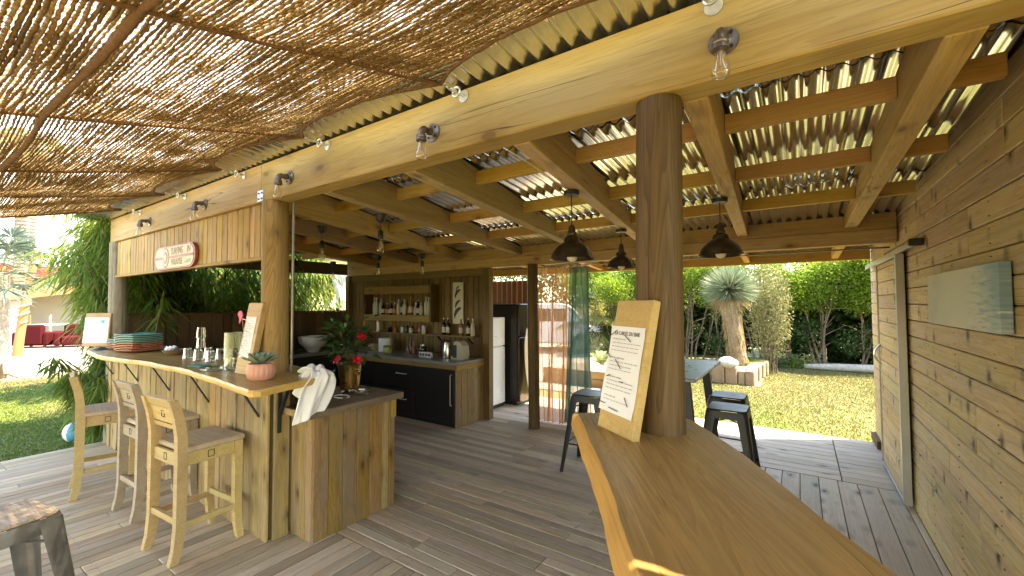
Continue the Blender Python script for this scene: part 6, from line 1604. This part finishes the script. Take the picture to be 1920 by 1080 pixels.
# timber pole with a rope and the tall palm behind it
t = thing('timber_pole', 'leaning honey timber pole wound with rope at the terrace edge', 'pole', (-20.6, 2.45, GZ))
MB().tube([(0, 0, 0), (-.02, .1, 1.3), (-.05, .30, 3.1)], [.115, .11, .095], 14).build('pole', timb, t, 60, world=False)
MB().tube([(.14 * math.cos(a), .10 * (a / 18) + .05 + .14 * math.sin(a) , 1.15 + a * .045) for a in [k * .4 for k in range(46)]], .018, 5).build('rope', curb, t, 60, world=False)
def ph_trunk(label, x, y, h, r, mat, name='palm_tree', fr=22, L=2.6, lm=None, droop=.8, leaflet=.5):
    t = thing(name, label, 'palm', (x, y, GZ)); b = MB(); G = []
    for i in range(int(h / .09)):
        z = i * .09; rr_ = r * (1 + (.10 if i % 2 else -.02)); G.append([(rr_ * (1 + .08 * math.sin(7 * a + (i % 2) * PI)) * math.cos(a), rr_ * math.sin(a), z) for a in [2 * PI * k / 18 for k in range(19)]])
    b.grid(G).build('trunk', mat, t, 20, world=False)
    parts = []; rb = MB()
    for k in range(fr):
        a = k * 2.4; el = random.uniform(-.2, 1.2); d = Vector((math.cos(a) * math.cos(el), math.sin(a) * math.cos(el), math.sin(el))); pts = []
        for i in range(12):
            u = i / 11; pts.append(Vector((0, 0, h)) + d * L * u - Vector((0, 0, 1)) * droop * L * u * u)
        rb.tube(pts, [.03 * (1 - .85 * i / 11) for i in range(12)], 5)
        A = np.array([tuple(p) for p in pts]); m = 64; u = np.linspace(.12, 1, m); idx = np.clip((u * 11).astype(int), 0, 10); f = (u * 11 - idx)[:, None]; P = A[idx] * (1 - f) + A[idx + 1] * f; Tn = A[idx + 1] - A[idx]; Tn /= np.linalg.norm(Tn, axis=1, keepdims=True)
        sd_ = np.cross(Tn, np.array([0, 0, 1.0])); sd_ /= np.linalg.norm(sd_, axis=1, keepdims=True) + 1e-6
        for s_ in (-1, 1):
            D = sd_ * s_ + Tn * .7 + np.array([0, 0, -.25]) + rng.normal(size=(m, 3)) * .08; parts.append(leaves(P, D, np.cross(D, Tn), leaflet * np.sin(np.clip(u, .1, .95) * PI) ** .6 + .05, .028, droop=.25))
    rb.build('frond_ribs', CANE, t, 60, world=False); V, F = merge(parts); np_mesh('fronds', V, F, lm or LF['palm'], t, 'stuff'); return t
palmbark = mat_plain('palm_bark', (0.25, 0.21, 0.165), .95, 0, .3, 12, .6)
ph_trunk('tall palm trunk rising behind the timber pole', -33.0, 4.05, 10.0, .36, palmbark)
ph_trunk('small date palm with arching fronds beside the bamboo', -11.2, 2.95, 2.6, .16, palmbark, fr=20, L=1.5, lm=LF['palm'], droop=.45, leaflet=.38)
# blue fan palm at the left edge
t = thing('fan_palm', 'silver blue fan palm at the left picture edge', 'palm', (-17.6, 1.75, GZ)); MB().tube([(0, 0, 0), (0, 0, 2.6)], [.22, .18], 12).build('trunk', palmbark, t, 60, world=False)
parts = []; rb = MB()
for k in range(30):
    a = k * 2.39996; el = -.5 + 1.8 * (k / 30); d = Vector((math.cos(a) * math.cos(el), math.sin(a) * math.cos(el), math.sin(el))); c0 = Vector((0, 0, 2.6)) + d * random.uniform(.7, 1.0); rb.tube([(0, 0, 2.55), c0], .015, 5)
    e1 = d.cross(Vector((0, 0, 1))).normalized(); e2 = e1.cross(d); m = 30; ang = np.linspace(-2.0, 2.0, m); dn = np.array(d); D = np.cos(ang)[:, None] * dn + np.sin(ang)[:, None] * np.array(e1) + .12 * rng.normal(size=(m, 3)); P = np.tile(np.array(c0), (m, 1)); parts.append(leaves(P, D, np.tile(np.array(e2), (m, 1)), rng.uniform(.5, .75, m), .045, droop=.2))
rb.build('leaf_stalks', CANE, t, 60, world=False); V, F = merge(parts); np_mesh('fans', V, F, LF['fanpalm'], t, 'stuff')
# toy on the lawn
t = thing('beach_toy', 'blue and white inflatable beach toy on the shaded lawn', 'toy', (-7.6, 1.40, GZ)); 
for k in range(7):
    m_ = mat_plain('toy_blue', (0.06, 0.33, 0.50), .4) if k % 2 == 0 else M['white']
    b = MB(); G = []
    for i in range(9):
        th = PI * i / 8; G.append([(.13 * math.sin(th) * math.cos(a), .13 * math.sin(th) * math.sin(a) * .8, .12 + .12 * math.cos(th)) for a in [2 * PI * (k + q / 4) / 7 for q in range(5)]])
    b.grid(G).build('gore', m_, t, 60, world=False)
# trees closing the left horizon
roundtree('green tree behind the garden house, left', -44, 1.0, 6.5, 2.8, 5000, LF['hedge'], .25); roundtree('green tree behind the garden house, right', -40, 19, 8.0, 3.4, 6000, LF['hedge'], .25)

# ------------------------------------------------------------------ garden behind the curtains
gr = MB().box(-16, -3.3, 7.4, 22, GZ, GZ + .02).build('gravel_yard', mat_plain('pale_sand', (0.36, 0.31, 0.23), .95, 0, .2, 6, .4), None, kind='structure'); gr['label'] = 'pale sandy yard behind the rear deck'
fn = thing('garden_fence', 'orange brown board fence at the back of the sandy yard', 'fence', (-8, 18.5, GZ)); fw = mat_wood('orange_fence_wood', (0.36, 0.22, 0.10), (0.26, 0.15, 0.06), knots=.3, rv=.18)
for k in range(7): plank(fn, fw, (-8.5, 18.4, GZ + .12 + .205 * k), 9.0, .195, .03, 'X', 'Y', .004, 'fence_board')
for x in (-12.8, -11, -9.2, -7.4, -5.6, -4.1): plank(fn, fw, (x, 18.46, GZ + .80), 1.6, .09, .09, 'Z', 'Y', .004, 'fence_post')
bd = thing('raised_bed', 'low orange timber edging on the yard behind the black stool', 'planter', (-3.6, 8.2, GZ))
for k in range(2): plank(bd, fw, (-3.7, 8.1, GZ + .10 + .165 * k), 1.9, .155, .04, 'X', 'Y', .004, 'edging_board')
MB().box(-4.6, -2.8, 8.13, 9.4, GZ, GZ + .28).build('soil', bpy.data.materials['planter_soil'], bd)
ld = thing('ladder', 'white folding ladder standing on the yard behind the curtain', 'ladder', (-6.1, 13.6, GZ)); 
for x in (-.35, .35): MB().bar((x, 0, 0), (x * .8, .35, 1.0), .05, .03).build('rail', M['white'], ld, world=False)
for k in range(4): MB().bar((-.34 + .02 * k, .07 + .08 * k, .2 + .23 * k), (.34 - .02 * k, .07 + .08 * k, .2 + .23 * k), .05, .03).build('rung', M['white'], ld, world=False)
# white van beyond the curtain
vn = thing('parked_van', 'white van parked on the yard behind the orange curtain', 'van', (-7.9, 13.8, GZ), math.radians(20))
wv = mat_plain('van_white', (0.70, 0.71, 0.72), .25, 0, .03, 2)
prof = [(-2.1, .30), (2.15, .30), (2.25, .55), (2.2, .85), (1.5, 1.02), (.95, 1.62), (.5, 1.72), (-1.9, 1.72), (-2.1, 1.5)]; n = len(prof); b = MB()
b.add([(p[0], -.85, p[1]) for p in prof] + [(p[0], .85, p[1]) for p in prof], [tuple(range(n)), tuple(reversed(range(n, 2 * n)))] + [(i, (i + 1) % n, n + (i + 1) % n, n + i) for i in range(n)])
o = b.build('body', wv, vn, 30, world=False); bm = bmesh.new(); bm.from_mesh(o.data); bmesh.ops.bevel(bm, geom=list(bm.edges), offset=.05, segments=2, affect='EDGES'); bm.to_mesh(o.data); bm.free()
for x0, x1 in ((-1.8, -.75), (-.65, .4), (.5, .95)): MB().box(x0, x1, -.868, -.855, 1.08, 1.52, .01).build('window', M['blackgloss'], vn, world=False)
for x in (-1.35, 1.45):
    for y in (-.80, .80):
        w = MB().tube([(x, y - .1, .33), (x, y + .1, .33)], .33, 20).build('wheel', M['black'], vn, 40, world=False); MB().tube([(x, y - .105, .33), (x, y + .105, .33)], .19, 14).build('rim', M['alu'], w, 40, world=False)
MB().box(2.2, 2.27, -.7, -.4, .68, .85, .02).build('headlight', M['steel'], vn, world=False); MB().box(2.2, 2.27, .4, .7, .68, .85, .02).build('headlight', M['steel'], vn, world=False)
ph_trunk('feather palm with yellowish fronds in the yard behind the teal curtain', -5.6, 14.6, .9, .22, palmbark, fr=34, L=2.3, droop=.45, leaflet=.45, lm=mat_leaf('yellow_palm_leaflet', (0.13, 0.17, 0.035), (0.26, 0.27, 0.07), .4, (0.36, 0.31, 0.10)))
ph_trunk('second feather palm farther right, behind the pillar', -4.6, 16.5, 1.5, .22, palmbark, fr=30, L=2.2, droop=.5, leaflet=.45)
ph_trunk('tall palm above the garden fence', -8.6, 20.5, 2.4, .25, palmbark, fr=26, L=2.6, droop=.5, leaflet=.5)
t = thing('cycas', 'small cycad with stiff fronds on the sunny yard', 'plant', (-4.25, 10.4, GZ)); parts = []; rb = MB()
for k in range(16):
    a = k * 2.4; el = random.uniform(.3, 1.1); pts = [Vector((0, 0, .12)) + Vector((math.cos(a) * math.cos(el), math.sin(a) * math.cos(el), math.sin(el))) * .62 * u - Vector((0, 0, .22 * u * u)) for u in [i / 7 for i in range(8)]]; rb.tube(pts, .008, 4); A = np.array([tuple(p) for p in pts]); m = 30; u = np.linspace(.15, .98, m); idx = np.clip((u * 7).astype(int), 0, 6); f = (u * 7 - idx)[:, None]; P = A[idx] * (1 - f) + A[idx + 1] * f; Tn = A[idx + 1] - A[idx]; sd_ = np.cross(Tn, np.array([0, 0, 1.0])); sd_ /= np.linalg.norm(sd_, axis=1, keepdims=True) + 1e-6; Tn /= np.linalg.norm(Tn, axis=1, keepdims=True)
    for s_ in (-1, 1): D = sd_ * s_ + Tn * .6; parts.append(leaves(P, D, np.cross(D, Tn), .13, .012))
rb.build('frond_ribs', CANE, t, 60, world=False); V, F = merge(parts); np_mesh('fronds', V, F, LF['palm'], t, 'stuff'); MB().lathe([(.10, 0), (.12, .06), (.08, .15)], 12).build('trunk', palmbark, t, 60, world=False)
